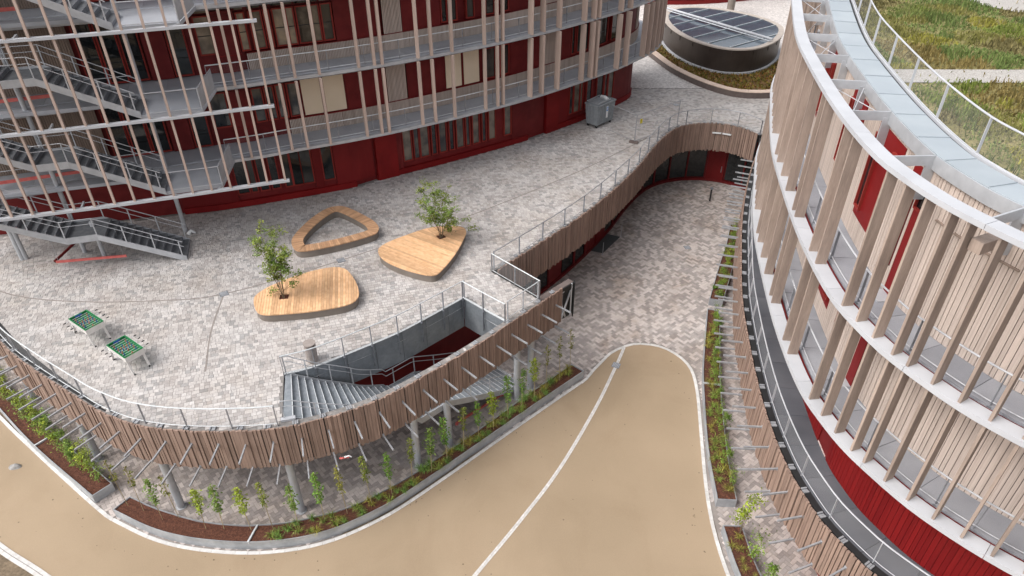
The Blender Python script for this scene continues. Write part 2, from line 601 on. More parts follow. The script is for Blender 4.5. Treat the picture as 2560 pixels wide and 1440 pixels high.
# stairwell opening
sA = FRONT.near((-8.85, 18.75))
sB = FRONT.near((-0.15, 25.1))
HOLE = [(-9.55, 21.72), (-8.32, 22.24), (-6.65, 23.36), (-5.05, 24.53), (-3.6, 25.9), (-2.33, 27.14), (-0.3, 25.28)]
HOLE += FRONT.sub(sA, sB, 0.28, 0.4)[::-1]

# ------------------------------------------------------------------ setting: ground, road, lower pavement, terrace
g = MB()
g.add([(-400, -300, ZL - 0.03), (400, -300, ZL - 0.03), (400, 500, ZL - 0.03), (-400, 500, ZL - 0.03)], [(0, 1, 2, 3)])
tag(part('ground', g, 'earth'), 'brown bare earth beyond the road kerb', None, None, 'structure')

PLF_P = [(-16.91, 18.65), (-15.08, 17.82), (-13.6, 17.38), (-12.07, 17.15), (-10.6, 17.08), (-9.35, 17.18), (-8.2, 17.42), (-6.96, 17.92), (-5.23, 19.02), (-3.3, 20.72),
         (-1.3, 22.6), (1.2, 24.95), (3.77, 27.32)]
PLB_P = [(-16.48, 19.34), (-15.4, 18.85), (-14.23, 18.44), (-13.1, 18.12), (-12.06, 17.96), (-11.0, 17.9), (-10.12, 17.95), (-9.1, 18.1), (-7.12, 18.72), (-5.6, 19.65), (-4.22, 20.73), (-2.7, 22.15),
         (-1.32, 23.48), (0.9, 25.7), (3.14, 27.85)]
PLF = Path(curve(PLF_P))
PLB = Path(curve(PLB_P))
edge_left = [(-31, 29), (-25.55, 24.62), (-22.09, 22.05), (-18.6, 19.55), (-17.2, 18.6)] + [tuple(p) for p in off(curve(PLF_P, 0.6), -0.17)]
edge_tip = [(4.35, 27.9), (4.85, 28.55), (5.45, 29.3), (6.37, 29.9), (7.18, 30.08), (8.26, 29.85), (9.15, 29.05), (9.6, 27.93), (9.55, 26.2)]
edge_right = [(9.1, 23.2), (8.75, 20.9), (8.55, 19.2), (8.48, 17.5), (8.62, 15.5), (9.2, 13.0), (10.4, 10.4), (12.6, 7.9), (17, 5.0)]
EDGE = Path(curve(edge_left + edge_tip + edge_right, 0.4))
ROAD = [tuple(p) for p in EDGE.C] + [(17, 0), (-8, 0), (-13.6, 13.25), (-18.5, 15.95), (-21.1, 17.35), (-30, 22.6), (-45, 32), (-45, 38)]
tag(part('road', fill(ROAD, [], ZL), 'road'), 'beige resin road curving past the planters', None, None, 'structure')
RD = bpy.data.objects['road']
LOW = [(-30, 29), (-17.4, 18.2), (-12, 16.8), (-8, 17.1), (4.5, 27.2), (7.2, 29.9), (9.4, 28.8), (9.3, 24), (8.6, 20), (8.6, 16), (9.4, 12.5), (12.4, 8.4), (17, 5.2), (22, 5.2), (20, 10),
       (13.5, 20), (18.5, 40), (20, 47.5), (15, 51.5), (8, 48.5), (-2, 36), (-9, 28), (-16, 26), (-27, 33)]
tag(part('lower_pavement', fill(LOW, [], ZL - 0.012), 'joint'), 'lower pavement of beige and brown blocks in herringbone', None, None, 'structure')
LP = bpy.data.objects['lower_pavement']

PLAZA = [FRONT.at(0)[:2]] + FRONT.sub(0, FRONT.near(PA), 0, 0.5)[1:] + [PA, PB] + [tuple(p) for p in COURT.C[2::2]]
PLAZA += [(18.2, 46.3), (21.5, 49.5), (30, 56), (60, 70), (60, 120), (-20, 120), (-50, 70), (-50, 45)]
tag(part('terrace_floor', fill(PLAZA, [HOLE], -0.012), 'paver_base'), 'upper terrace paved in pale grey and beige blocks', None, None, 'structure')
TF = bpy.data.objects['terrace_floor']
mb = fill(PLAZA, [HOLE], -0.55)
part('terrace_soffit', mb, 'concrete', TF)
mb = MB()
mb.ribbon(FRONT.sub(0, FRONT.near(PA), 0.06, 0.5), FRONT.sub(0, FRONT.near(PA), 0.16, 0.5), -0.56, -0.015)
mb.ribbon(off(COURT.C, 0.06), off(COURT.C, 0.16), -0.56, -0.015)
part('terrace_edge', mb, 'black', TF)
mb = MB()
a = np.array(PA)
b = np.array(PB)
mb.bar((a[0], a[1], -0.22), (b[0], b[1], -0.22), 0.10, 0.46)
part('terrace_end_beam', mb, 'black', TF)


def paver_field(poly, excl, ang, gen, colf, z, near_n, parent, matname, jit=0.0015):
    fi = inside(poly)
    ex = [inside(e) for e in excl]
    ca, sa = math.cos(ang), math.sin(ang)
    P = np.array(poly)
    uu = P[:, 0] * ca + P[:, 1] * sa
    vv = -P[:, 0] * sa + P[:, 1] * ca
    rects = np.array(gen(uu.min(), uu.max(), vv.min(), vv.max()))     # u, v, lu, lv
    ok = np.ones(len(rects), bool)
    for du, dv in ((0, 0), (-.5, -.5), (.5, -.5), (.5, .5), (-.5, .5)):
        U = rects[:, 0] + du * rects[:, 2]
        V = rects[:, 1] + dv * rects[:, 3]
        X, Y = U * ca - V * sa, U * sa + V * ca
        k = fi(X, Y)
        for e in ex:
            k &= ~e(X, Y)
        ok &= k
    rects = rects[ok]
    U, V = rects[:, 0], rects[:, 1]
    X, Y = U * ca - V * sa, U * sa + V * ca
    # in-view distance to the camera decides which blocks are large enough to be single objects
    c, s_ = math.cos(R(35.6)), math.sin(R(35.6))
    dep = Y * c - (z - 20) * s_
    sx = X / dep / (1280 / 1750)
    sy = (Y * s_ + (z - 20) * c) / dep / (720 / 1750)
    vis = (abs(sx) < 1.04) & (abs(sy) < 1.04)
    order = np.argsort(np.where(vis, dep, 1e6))
    single = set(order[:near_n].tolist())
    cache = {}
    mbs = MB()
    for i in range(len(rects)):
        col = colf()
        if not vis[i] and abs(sx[i]) > 1.25:
            continue
        lu, lv = rects[i, 2] - 0.013, rects[i, 3] - 0.013
        if i in single:
            key = (round(lu, 3), round(lv, 3), round(col[0], 2))
            if key not in cache:
                m2 = MB()
                m2.box((0, 0, -0.006), (lu, lv, 0.012), 0, col)
                cache[key] = m2.mesh('paver', matname)
            inst('paver', cache[key], parent, Matrix.Translation((X[i], Y[i], z + random.uniform(-jit, jit))) @ Matrix.Rotation(ang, 4, 'Z'))
        else:
            zz = z + random.uniform(-jit, jit)
            hx, hy = lu / 2, lv / 2
            vs = []
            for zt in (zz - 0.012, zz):
                for x, y in ((-hx, -hy), (hx, -hy), (hx, hy), (-hx, hy)):
                    vs.append((X[i] + x * ca - y * sa, Y[i] + x * sa + y * ca, zt))
            mbs.add(vs, MB.BF[1:], col)
    part('paver_mass', mbs, matname, parent, 'stuff')


def gen_rows(u0, u1, v0, v1):
    out = []
    v = v0
    while v < v1:
        h = 0.2
        u = u0 - random.random() * 0.3
        while u < u1:
            lu = random.choice((0.2, 0.2, 0.2, 0.2, 0.3, 0.12))
            out.append((u + lu / 2, v + h / 2, lu, h))
            u += lu
        v += h
    return out


def gen_herring(u0, u1, v0, v1, w=0.165):
    out = []
    for j in range(int(v0 / w) - 4, int(v1 / w) + 4):
        for i in range(int(u0 / w) - 4, int(u1 / w) + 4):
            k = (i - j) % 4
            if k == 0:
                out.append(((i + 1) * w, (j + .5) * w, 2 * w, w))
            elif k == 2:
                out.append(((i + .5) * w, j * w, w, 2 * w))
    return out


def col_up():
    r = random.random()
    if r < 0.12:
        k = random.uniform(0.30, 0.35)
        return (k * 1.01, k * 0.98, k * 0.96)
    if r < 0.42:
        k = random.uniform(0.36, 0.42)
        return (k * 1.02, k * 0.955, k * 0.92)
    k = random.uniform(0.44, 0.53)
    return (k * 1.01, k * 0.955, k * 0.925)


def col_low():
    r = random.random()
    if r < 0.32:
        k = random.uniform(0.28, 0.33)
        return (k * 1.04, k * 0.93, k * 0.88)
    if r < 0.6:
        k = random.uniform(0.34, 0.40)
        return (k * 1.05, k * 0.94, k * 0.88)
    k = random.uniform(0.45, 0.53)
    return (k * 1.06, k * 0.94, k * 0.88)


BUILD_EXCL = [tuple(p) for p in GWALL.C[::4]] + [(9, 70), (-40, 70), (-40, 32)]
PAVED = PLAZA[:PLAZA.index((18.2, 46.3))] + [(18.2, 46.3), (22, 52), (22, 56), (-30, 56), (-34, 34)]
paver_field(PAVED, [HOLE, BUILD_EXCL], R(18), gen_rows, col_up, 0.0, 300, TF, 'paver_up')
paver_field(LOW, [ROAD], R(40), gen_herring, col_low, ZL + 0.006, 300, LP, 'paver_low')
far = [(-20, 56), (22, 56), (22, 52), (35, 60), (60, 75), (60, 118), (-20, 118)]
part('far_paving', fill(far, [], -0.004), 'paver_far', TF)

# kerb stones along the road edge
ku = {}
t = 0.0
kr = root('kerb', (0, 0, ZL), 'pale stone kerb strip along the beige road', None, None, 'structure')
while t < EDGE.len - 0.4:
    x, y, a = EDGE.at(t + 0.25)
    if (abs(x) < 20 or x < 0) and y > 8:
        if 'k' not in ku:
            m2 = MB()
            m2.box((0, 0, 0), (0.49, 0.15, 0.03))
            ku['k'] = m2.mesh('kerb_stone', 'kerb')
        inst('kerb_stone', ku['k'], kr, Matrix.Translation((x, y, ZL + 0.006)) @ Matrix.Rotation(a, 4, 'Z'))
    t += 0.5
KB = Path(curve([(-34, 25.0), (-30, 22.5), (-25, 19.6), (-21.1, 17.2), (-18.5, 15.85), (-13.6, 13.1)], 0.3))
t = 0.0
while t < KB.len:
    x, y, a = KB.at(t + 0.25)
    for k in (0, 1):
        inst('kerb_stone', ku['k'], kr, Matrix.Translation((x - math.sin(a) * (k * 0.17 - 0.08), y + math.cos(a) * (k * 0.17 - 0.08), ZL + 0.006)) @ Matrix.Rotation(a, 4, 'Z'))
    t += 0.5
# sett line across the road
SL = Path(curve([(6.23, 29.74), (5.61, 28.25), (4.22, 25.15), (2.2, 21.3), (0.34, 18.45), (-1.52, 15.85), (-4.5, 11.7)], 0.3))
m2 = MB()
m2.box((0, 0, 0), (0.14, 0.075, 0.02))
sett = m2.mesh('sett', 'kerb')
lr = root('sett_line', (3, 24, ZL), 'narrow line of pale setts crossing the beige road', None, None, 'structure')
t = 0.0
while t < SL.len:
    for k in (-1, 1):
        x, y, a = SL.at(t + (0.035 if k > 0 else 0), k * 0.042)
        inst('sett', sett, lr, Matrix.Translation((x, y, ZL + 0.002)) @ Matrix.Rotation(a + random.uniform(-.03, .03), 4, 'Z'))
    t += 0.15

# ------------------------------------------------------------------ the dark red school building with galleries
SB = root('school_building', (-4, 46, 0), 'dark red school building with grey metal galleries and slim timber posts', 'building')
UW = Path(off(GAL.C, 1.9))          # upper floors' wall


def wall_box(P, s0, s1, d0, d1, z0, z1, ds=0.6):
    m = MB()
    m.ribbon(P.sub(s0, s1, d0, ds), P.sub(s0, s1, d1, ds), z0, z1)
    return m


# floor slabs, edge beams and soffits
SLAB = Path(off(GAL.C, 0.0))
for zi, z in enumerate((Z1, Z2, Z3)):
    m = MB()
    m.ribbon(off(GAL.C, 0.16), off(GAL.C, 2.6), z - 0.10, z)
    sl = part('gallery_floor', m, 'galv_deck', SB)
    m = MB()
    m.ribbon(off(GAL.C, -0.14), off(GAL.C, 0.16), z - 0.18, z - 0.02)
    part('edge_beam', m, 'galv', SB)
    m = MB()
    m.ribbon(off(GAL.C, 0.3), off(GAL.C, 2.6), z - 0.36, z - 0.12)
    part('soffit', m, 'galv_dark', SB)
    # floor plates with visible joints
    t = 2.0
    while t < GAL.len - 2:
        m = MB()
        zz = z + random.choice((0.006, 0.009, 0.012))
        m.ribbon(GAL.sub(t + .01, t + 1.79, 0.2, 0.6), GAL.sub(t + .01, t + 1.79, 1.88, 0.6), z - 0.01, zz)
        part('floor_plate', m, 'galv_deck', SB)
        t += 1.8


def window(P, s0, s1, z0, z1, pane, parent, d=0.0, bar=None, fr=0.07, depth=0.16):
    m = MB()
    for a_, b_, zz0, zz1 in ((s0, s0 + fr, z0, z1), (s1 - fr, s1, z0, z1)):
        m.ribbon(P.sub(a_, b_, d - 0.03), P.sub(a_, b_, d + depth), zz0, zz1)
    for zz0, zz1 in ((z0, z0 + fr), (z1 - fr, z1)):
        m.ribbon(P.sub(s0 + fr, s1 - fr, d - 0.03), P.sub(s0 + fr, s1 - fr, d + depth), zz0, zz1)
    w = part('window', m, 'red_frame', parent)
    m = MB()
    m.ribbon(P.sub(s0 + fr, s1 - fr, d + 0.05), P.sub(s0 + fr, s1 - fr, d + 0.08), z0 + fr, z1 - fr)
    part('pane', m, pane, w)
    if bar:
        m = MB()
        for zb in bar:
            m.ribbon(P.sub(s0 + fr, s1 - fr, d + 0.03), P.sub(s0 + fr, s1 - fr, d + 0.05), zb - 0.02, zb + 0.02)
        part('glazing_bar', m, 'black', w)
    return w


def battens(P, s0, s1, z0, z1, parent, name='batten_panel', w=0.055, gap=0.03, m_='plank', d=-0.05):
    part('panel_backing', wall_box(P, s0, s1, d + 0.05, d + 0.10, z0, z1), 'plank_brown', parent)
    m = MB()
    t = s0
    while t + w < s1:
        x, y, a_ = P.at(t + w / 2, d + 0.02)
        m.box((x, y, (z0 + z1) / 2), (w, 0.05, z1 - z0), a_)
        t += w + gap
    part(name, m, m_, parent, 'stuff')


L1 = [('w', 12.29, 13.18), ('r', 13.2, 14.4), ('w', 14.45, 15.06), ('w', 15.12, 15.66), ('w', 15.72, 16.25), ('w', 16.33, 16.95), ('c', 17.08, 18.2), ('c', 18.31, 19.55),
      ('r', 19.6, 21.8), ('t', 22.05, 23.27), ('r', 23.33, 25.8), ('c', 25.86, 27.04), ('c', 27.13, 28.33), ('w', 28.8, 29.58), ('w', 29.9, 30.67), ('r', 30.72, 33.5),
      ('t', 33.78, 35.14), ('r', 35.18, 36.3), ('w', 36.36, 36.8), ('w', 36.92, 37.62), ('w', 37.74, 38.2), ('w', 39.3, 40.45), ('w', 40.88, 41.82), ('r', 42.01, 44.9), ('t', 44.96, 46.2), ('r', 46.3, 49)]
L2 = [('w', 12.48, 13.3), ('r', 13.33, 14.45), ('w', 14.52, 14.98), ('w', 15.15, 15.82), ('w', 15.88, 16.22), ('w', 16.32, 16.94), ('w', 16.99, 17.44), ('w', 17.5, 18.24), ('w', 18.28, 18.76), ('w', 18.8, 19.42),
      ('r', 19.48, 22.02), ('t', 22.18, 23.3), ('r', 23.33, 25.75), ('w', 25.8, 26.24), ('w', 26.4, 26.9), ('w', 27.5, 28.1), ('w', 28.85, 29.57), ('w', 30.14, 30.66), ('r', 30.7, 33.53), ('t', 33.77, 35.1),
      ('r', 35.2, 36.3), ('w', 36.4, 37.0), ('w', 37.2, 37.8), ('r', 38, 39.8), ('w', 40, 40.8), ('r', 41.2, 44.9), ('t', 45, 46.2), ('r', 46.3, 49)]
L3 = [('w', 12.48 + .9 * i, 13.2 + .9 * i) for i in range(8)]
OFS = 2.13           # the measured facade starts a little along the curve
for z, items, pn in ((Z1, L1, 'pane'), (Z2, L2, 'pane_warm'), (Z3, L3, 'pane_warm')):
    part('wall', wall_box(UW, 0.5, UW.len - 0.3, 0.22, 0.45, z, z + 3.55), 'red_dark', SB)
    for kind, s0, s1 in items:
        s0 += OFS
        s1 += OFS
        if s1 > UW.len - 0.6:
            continue
        if kind == 'w':
            pw = pn if s0 < 26 else 'pane_dark'
            window(UW, s0, s1, z + 1.0, z + 2.95, pw, SB, 0.02, (z + 1.95,) if z == Z2 and s0 < 24 else None)
            part('clerestory_pane', wall_box(UW, s0 + .03, s1 - .03, 0.10, 0.13, z + 3.05, z + 3.5), 'pane_dark' if random.random() < .5 else pw, SB)
        elif kind == 'r':
            part('red_panel', wall_box(UW, s0, s1, 0.0, 0.2, z + 0.92, z + 3.1), 'red_dark', SB)
            part('red_sill', wall_box(UW, s0, s1, -0.05, 0.2, z + 0.86, z + 0.92), 'red_mid', SB)
        elif kind == 'c':
            part('cream_blind', wall_box(UW, s0 + 0.05, s1 - 0.05, -0.02, 0.02, z + 1.0, z + 3.35), 'cream', SB)
            part('blind_frame', wall_box(UW, s0 - .04, s1 + .04, 0.03, 0.2, z + 0.92, z + 3.45), 'red_dark', SB)
        elif kind == 't':
            battens(UW, s0, s1, z + 0.02, z + 3.3, SB)
    # timber plinth along the gallery
    t0 = 16.2 + OFS if z == Z1 else 14.7 + OFS
    t = t0
    while t < UW.len - 4.2:
        battens(UW, t, t + 3.0, z + 0.02, z + 0.9, SB, 'plinth_battens', 0.055, 0.03, 'plank', -0.08)
        t += 3.0
    part('plinth_sill', wall_box(UW, t0, UW.len - 1.2, -0.10, 0.2, z + 0.90, z + 0.935), 'red_mid', SB)
    part('door_leaf', wall_box(UW, 13.2 + OFS, 14.3 + OFS, -0.03, 0.2, z + 0.02, z + 2.9), 'red_dark', SB)
    # glazed doors and brown timber wall beside the staircase
    battens(UW, 2.0, 9.0, z + 0.02, z + 3.3, SB, 'batten_panel', 0.08, 0.03, 'plank_brown')
    for k in range(3):
        window(UW, 9.2 + k * 0.95, 10.1 + k * 0.95, z + 0.1, z + 3.1, 'pane_dark', SB, 0.0, (z + 1.1,))
    part('red_panel', wall_box(UW, 12.1, 13.15, -0.02, 0.2, z + 0.05, z + 3.2), 'red_dark', SB)
    window(UW, 13.2, 14.1, z + 0.1, z + 3.1, 'pane_dark', SB, 0.0, (z + 1.0,))

# ground floor
L0 = [(12.14, 12.71), (12.88, 13.17), (13.39, 13.82), (14.04, 14.44), (14.81, 15.17), (15.29, 15.77), (15.83, 16.41), (17.06, 17.64), (22.23, 22.76), (22.96, 23.27), (23.41, 23.95), (24.2, 24.48),
      (24.73, 25.2), (25.46, 25.75), (25.99, 26.48), (26.69, 26.94), (27.2, 27.66), (27.92, 28.18), (28.44, 28.92), (29.68, 30.17), (35.6, 35.93), (36.06, 36.61), (36.7, 36.95), (37.4, 37.94), (38.55, 39.3),
      (39.48, 39.8), (39.96, 40.6)]
OG = 1.55
part('ground_floor_wall', wall_box(GWALL, 0.3, GWALL.len - 0.2, 0.12, 0.4, 0, Z1 - 0.3), 'red_dark', SB)
for s0, s1 in L0:
    window(GWALL, s0 + OG - .06, s1 + OG + .06, 0.75, 3.05, 'pane_dark' if s0 < 20 else 'pane', SB, 0.0, None, 0.06)
prev = 9.0
spans = [(9, 12.05), (16.5, 17.0), (17.75, 20.2), (21.8, 22.15), (30.3, 33.1), (34.5, 35.5), (40.7, 44.5)]
for s0, s1 in spans:
    part('red_panel', wall_box(GWALL, s0 + OG, s1 + OG, 0.0, 0.13, 0.3, 3.4), random.choice(('red_dark', 'red_mid')), SB)
for s0, s1 in ((20.36, 21.74), (33.25, 34.45)):
    part('red_pilaster', wall_box(GWALL, s0 + OG, s1 + OG, -0.16, 0.13, 0.0, 3.5), 'red_bright', SB)
for s0, s1 in ((9, 18.9), (20.3, 31.6), (33.3, 44.5)):
    part('plinth', wall_box(GWALL, s0 + OG, s1 + OG, -0.10, 0.13, 0.0, 0.36), 'red_bright', SB)
part('window_head', wall_box(GWALL, 9 + OG, 44 + OG, -0.02, 0.12, 3.1, 3.5), 'red_dark', SB)

# timber posts standing on the gallery edge
POSTS = [(-13.9, 34.5), (-11.99, 35.47), (-11.2, 35.75), (-10.06, 36.26), (-8.2, 37.35), (-7.42, 37.75), (-7.03, 37.92), (-5.21, 38.97), (-4.5, 39.4),
         (-3.41, 40.14), (-1.61, 41.42), (-0.88, 41.95), (-0.55, 42.22), (1.14, 43.54), (1.89, 44.16), (2.93, 44.97), (4.64, 46.58), (5.31, 47.18),
         (5.63, 47.39), (7.31, 49.02), (8.03, 49.74), (9.55, 51.75), (10.02, 52.38), (10.5, 53.15), (10.95, 54.1), (11.3, 54.95), (11.58, 55.8)]
m2 = MB()
m2.box((0, 0, (Z2 - Z1 - 0.2) / 2), (0.13, 0.22, Z2 - Z1 - 0.2))
pm = m2.mesh('timber_post', 'post')
m2 = MB()
m2.box((0, 0, (Z2 - Z1 - 0.2) / 2), (0.10, 0.42, Z2 - Z1 - 0.2))
pm2 = m2.mesh('timber_post', 'post')
for i, (x, y) in enumerate(POSTS):
    a_ = GAL.at(GAL.near((x, y)))[2]
    for z in (Z1, Z2, Z3):
        inst('timber_post', pm2 if i > 12 else pm, SB, Matrix.Translation((x, y, z - 0.02)) @ Matrix.Rotation(a_, 4, 'Z'))
part('roof', wall_box(GAL, 0.5, GAL.len - .5, -0.3, 14, Z3 + 3.75, Z3 + 4.1, 1.0), 'galv', SB)


# ------------------------------------------------------------------ railings
def railing(name, pts3, h, spacing, label, mats=('nosing', 'galv_mid'), net='net', low=0.12, r=0.027, posts=True, post_off=0.0, mid=None, group='terrace railings', drop=0.07):
    """pts3: base points (x, y, z) along the line."""
    P3 = [Vector(p) for p in pts3]
    rt = root(name, tuple(P3[len(P3) // 2]), label, 'railing', group)
    L = [0.0]
    for i in range(1, len(P3)):
        L.append(L[-1] + (P3[i] - P3[i - 1]).length)

    def at(t):
        t = max(0, min(L[-1], t))
        for i in range(1, len(P3)):
            if t <= L[i] + 1e-9:
                f = (t - L[i - 1]) / max(1e-6, L[i] - L[i - 1])
                return P3[i - 1].lerp(P3[i], f), (P3[i] - P3[i - 1])
        return P3[-1], P3[-1] - P3[-2]
    up = Vector((0, 0, 1))
    part('top_rail', MB().tube([p + up * h for p in P3], r), mats[0], rt)
    part('bottom_rail', MB().tube([p + up * low for p in P3], r * 0.6, 5), mats[0], rt)
    if mid:
        part('mid_rail', MB().tube([p + up * mid for p in P3], r * 0.75, 5), mats[0], rt)
    if posts:
        n = max(1, int(round(L[-1] / spacing)))
        for i in range(n + 1):
            p, d = at(L[-1] * i / n)
            a_ = math.atan2(d.y, d.x)
            m = MB()
            m.box((p.x, p.y, p.z + (h - drop) / 2), (0.022, 0.075, h + drop), a_)
            m.box((p.x, p.y, p.z - 0.05), (0.11, 0.09, 0.05), a_)
            part('rail_post', m, mats[1], rt)
    if net:
        m = MB()
        vs, fs = [], []
        for p in P3:
            vs += [p + up * low, p + up * (h - 0.02)]
        for i in range(len(P3) - 1):
            fs.append((2 * i, 2 * i + 2, 2 * i + 3, 2 * i + 1))
        m.add(vs, fs)
        part('wire_net', m, net, rt)
    return rt


def p3(P, a_, b_, d, z, ds=0.5):
    return [(x, y, z) for x, y in P.sub(a_, b_, d, ds)]


railing('railing', p3(FRONT, 3.0, sA - 0.15, 0.14, 0), 1.05, 1.75, 'long curved railing of thin posts in front of the football tables')
railing('railing', p3(COURT, 0.2, COURT.len, 0.14, 0, 0.5), 1.05, 1.9, 'curved railing above the sunken court with slat facing', mats=('galv_mid', 'galv_dark'))
railing('railing', [(*PA, 0), (*((np.array(PA) + np.array(PB)) / 2), 0), (*PB, 0)], 1.05, 1.66, 'short straight railing across the end of the terrace', low=0.06)
railing('railing', [(-0.2, 25.42, 0), (0.55, 26.22, 0), (1.24, 26.98, 0)], 1.05, 0.98, 'short railing between stairwell corner and terrace tip')
railing('railing', [(x, y, 0) for x, y in off(curve([(-9.55, 21.74), (-8.32, 22.26), (-6.65, 23.38), (-5.05, 24.55), (-3.6, 25.92), (-2.35, 27.14)], 0.4), -0.09)], 1.05, 1.35,
        'tall posted railing along the back of the stairwell', mats=('nosing', 'galv_dark'), drop=1.2)
railing('railing', [(-2.36, 27.02, 0), (-1.36, 26.12, 0), (-0.32, 25.22, 0)], 1.05, 1.4, 'railing on the short side of the stairwell nearest the tip', mats=('nosing', 'galv_dark'), drop=1.2)
RD2 = RBAND.near((12.3, 31.5))
railing('railing', p3(RBAND, 2.0, RBAND.len - 0.2, 0.32, 0.0), 1.05, 1.8, 'white railing along the dark walkway of the curved building', mats=('white_metal', 'galv'), net='net_thick')
for z in (Z1, Z2):
    railing('railing', p3(GAL, 14.8, GAL.len - 5.5, 0.2, z), 1.02, 2.0, 'railing on the %s gallery of the red building' % ('first' if z == Z1 else 'second'), net='net_faint', group='gallery railings')


# ------------------------------------------------------------------ slat screens hung from the terrace edge
SLATW = (0.075, 0.09, 0.105, 0.125, 0.145)
SLH = 2.1
slat_mesh = {}
for w in SLATW:
    for dd in (0.05, 0.085):
        m2 = MB()
        m2.box((0, 0, -SLH / 2), (w, dd, SLH))
        slat_mesh[(w, dd)] = m2.mesh('slat', 'slat')
m2 = MB()
m2.bar((0, 0.02, 0), (0, -0.98, 0), 0.055, 0.075)
m2.box((0, 0.0, 0), (0.09, 0.03, 0.16))
arm_mesh = m2.mesh('bracket_arm', 'galv_mid')
m2 = MB()
m2.box((0, 0.05, 0), (0.07, 0.20, 0.03))
m2.box((-0.085, 0.05, 0.02), (0.055, 0.20, 0.05))
m2.box((0.085, 0.05, 0.02), (0.055, 0.20, 0.05))
clip_mesh = m2.mesh('steel_clip', 'galv_mid')


def slat_screen(P, s0, s1, label, arms=None, arm_step=1.05, jag=0.03, maxn=300, ztop=0.02):
    mid = P.at((s0 + s1) / 2)
    rt = root('slat_screen', (mid[0], mid[1], -SLH), label, 'slat screen', 'timber slat screens')
    part('backing', wall_box(P, s0, s1, 0.005, 0.03, -1.98, -0.12, 0.4), 'black', rt)
    m = MB()
    for z in (-0.25, -1.75):
        m.ribbon(P.sub(s0, s1, 0.03, 0.5), P.sub(s0, s1, 0.055, 0.5), z - 0.05, z + 0.05)
    part('support_rail', m, 'galv_dark', rt)
    t = s0
    n = 0
    k = 0
    rest = MB()
    while t < s1:
        w = random.choice(SLATW)
        dd = random.choice((0.05, 0.085))
        x, y, a_ = P.at(t + w / 2, -dd / 2)
        zz = ztop + random.uniform(-jag, jag)
        if n < maxn:
            inst('slat', slat_mesh[(w, dd)], rt, Matrix.Translation((x, y, zz)) @ Matrix.Rotation(a_, 4, 'Z'))
            n += 1
        else:
            rest.box((x, y, zz - SLH / 2), (w, dd, SLH), a_)
        k += 1
        t += w + (0.05 if k % 9 == 0 else random.choice((0.008, 0.016, 0.03)))
    if rest.v:
        part('slat_mass', rest, 'slat', rt, 'stuff')
    t = s0 + 0.5
    while t < s1:
        x, y, a_ = P.at(t, 0.07)
        inst('steel_clip', clip_mesh, rt, Matrix.Translation((x, y, 0.015)) @ Matrix.Rotation(a_, 4, 'Z'))
        t += 1.05
    if arms:
        t = arms[0]
        while t < arms[1]:
            x, y, a_ = P.at(t, -0.04)
            for z in (-0.72, -2.02):
                inst('bracket_arm', arm_mesh, rt, Matrix.Translation((x, y, z)) @ Matrix.Rotation(a_, 4, 'Z'))
            t += arm_step
    return rt


s_end = FRONT.len
slat_screen(FRONT, 3.0, s_end, 'long curved brown slat screen with steel arms below the terrace front', (3.6, s_end - 0.1))
slat_screen(COURT, 0.3, COURT.len, 'brown slat screen lining the sunken court under the railing', None, jag=0.07)
slat_screen(RBAND, 2.0, RBAND.len - 0.3, 'slat screen with steel arms below the dark walkway', (3.0, RBAND.len - 0.4), jag=0.03)
gu = [(3.0, .42), (8.0, .40), (11.0, .34), (13.5, .24), (15.5, .12), (17.0, .03)]
m = MB()
A_, B_ = [], []
t = 3.0
while t < 17.0:
    w = float(np.interp(t, [p[0] for p in gu], [p[1] for p in gu]))
    A_.append(FRONT.at(t, 0.06)[:2])
    B_.append(FRONT.at(t, 0.07 + w)[:2])
    t += 0.4
m.ribbon(A_, B_, -0.01, 0.006)
part('edge_gutter', m, 'black', TF)
# ledge and steel bracket at the free end of the long screen
tipr = root('screen_end_frame', (2.0, 27.7, ZL), 'black ledge with diagonal galvanised bracket at the screen tip', 'steel frame')
m = MB()
m.bar((1.32, 27.12, -0.12), (2.95, 28.75, -0.12), 0.34, 0.05)
part('ledge', m, 'stone_dark', tipr)
m = MB()
m.bar((1.45, 27.0, -0.28), (3.1, 28.6, -0.28), 0.05, 0.32)
part('ledge_fascia', m, 'black', tipr)
m = MB()
m.bar((3.12, 28.62, -2.2), (3.12, 28.62, -0.1), 0.06, 0.28)
part('end_plate', m, 'black', tipr)
for p, q_ in (((2.45, 27.98, -0.35), (3.02, 28.55, -0.2)), ((2.5, 28.0, -1.95), (3.0, 28.5, -0.3)), ((2.98, 28.48, -2.1), (2.98, 28.48, -0.1)), ((2.35, 27.9, -0.6), (2.7, 28.25, -2.0))):
    part('strut', MB().bar(p, q_, 0.07, 0.07), 'galv', tipr)
part('back_plate', MB().bar((2.55, 28.2, -1.2), (3.1, 28.72, -1.2), 0.02, 1.9), 'black', tipr)

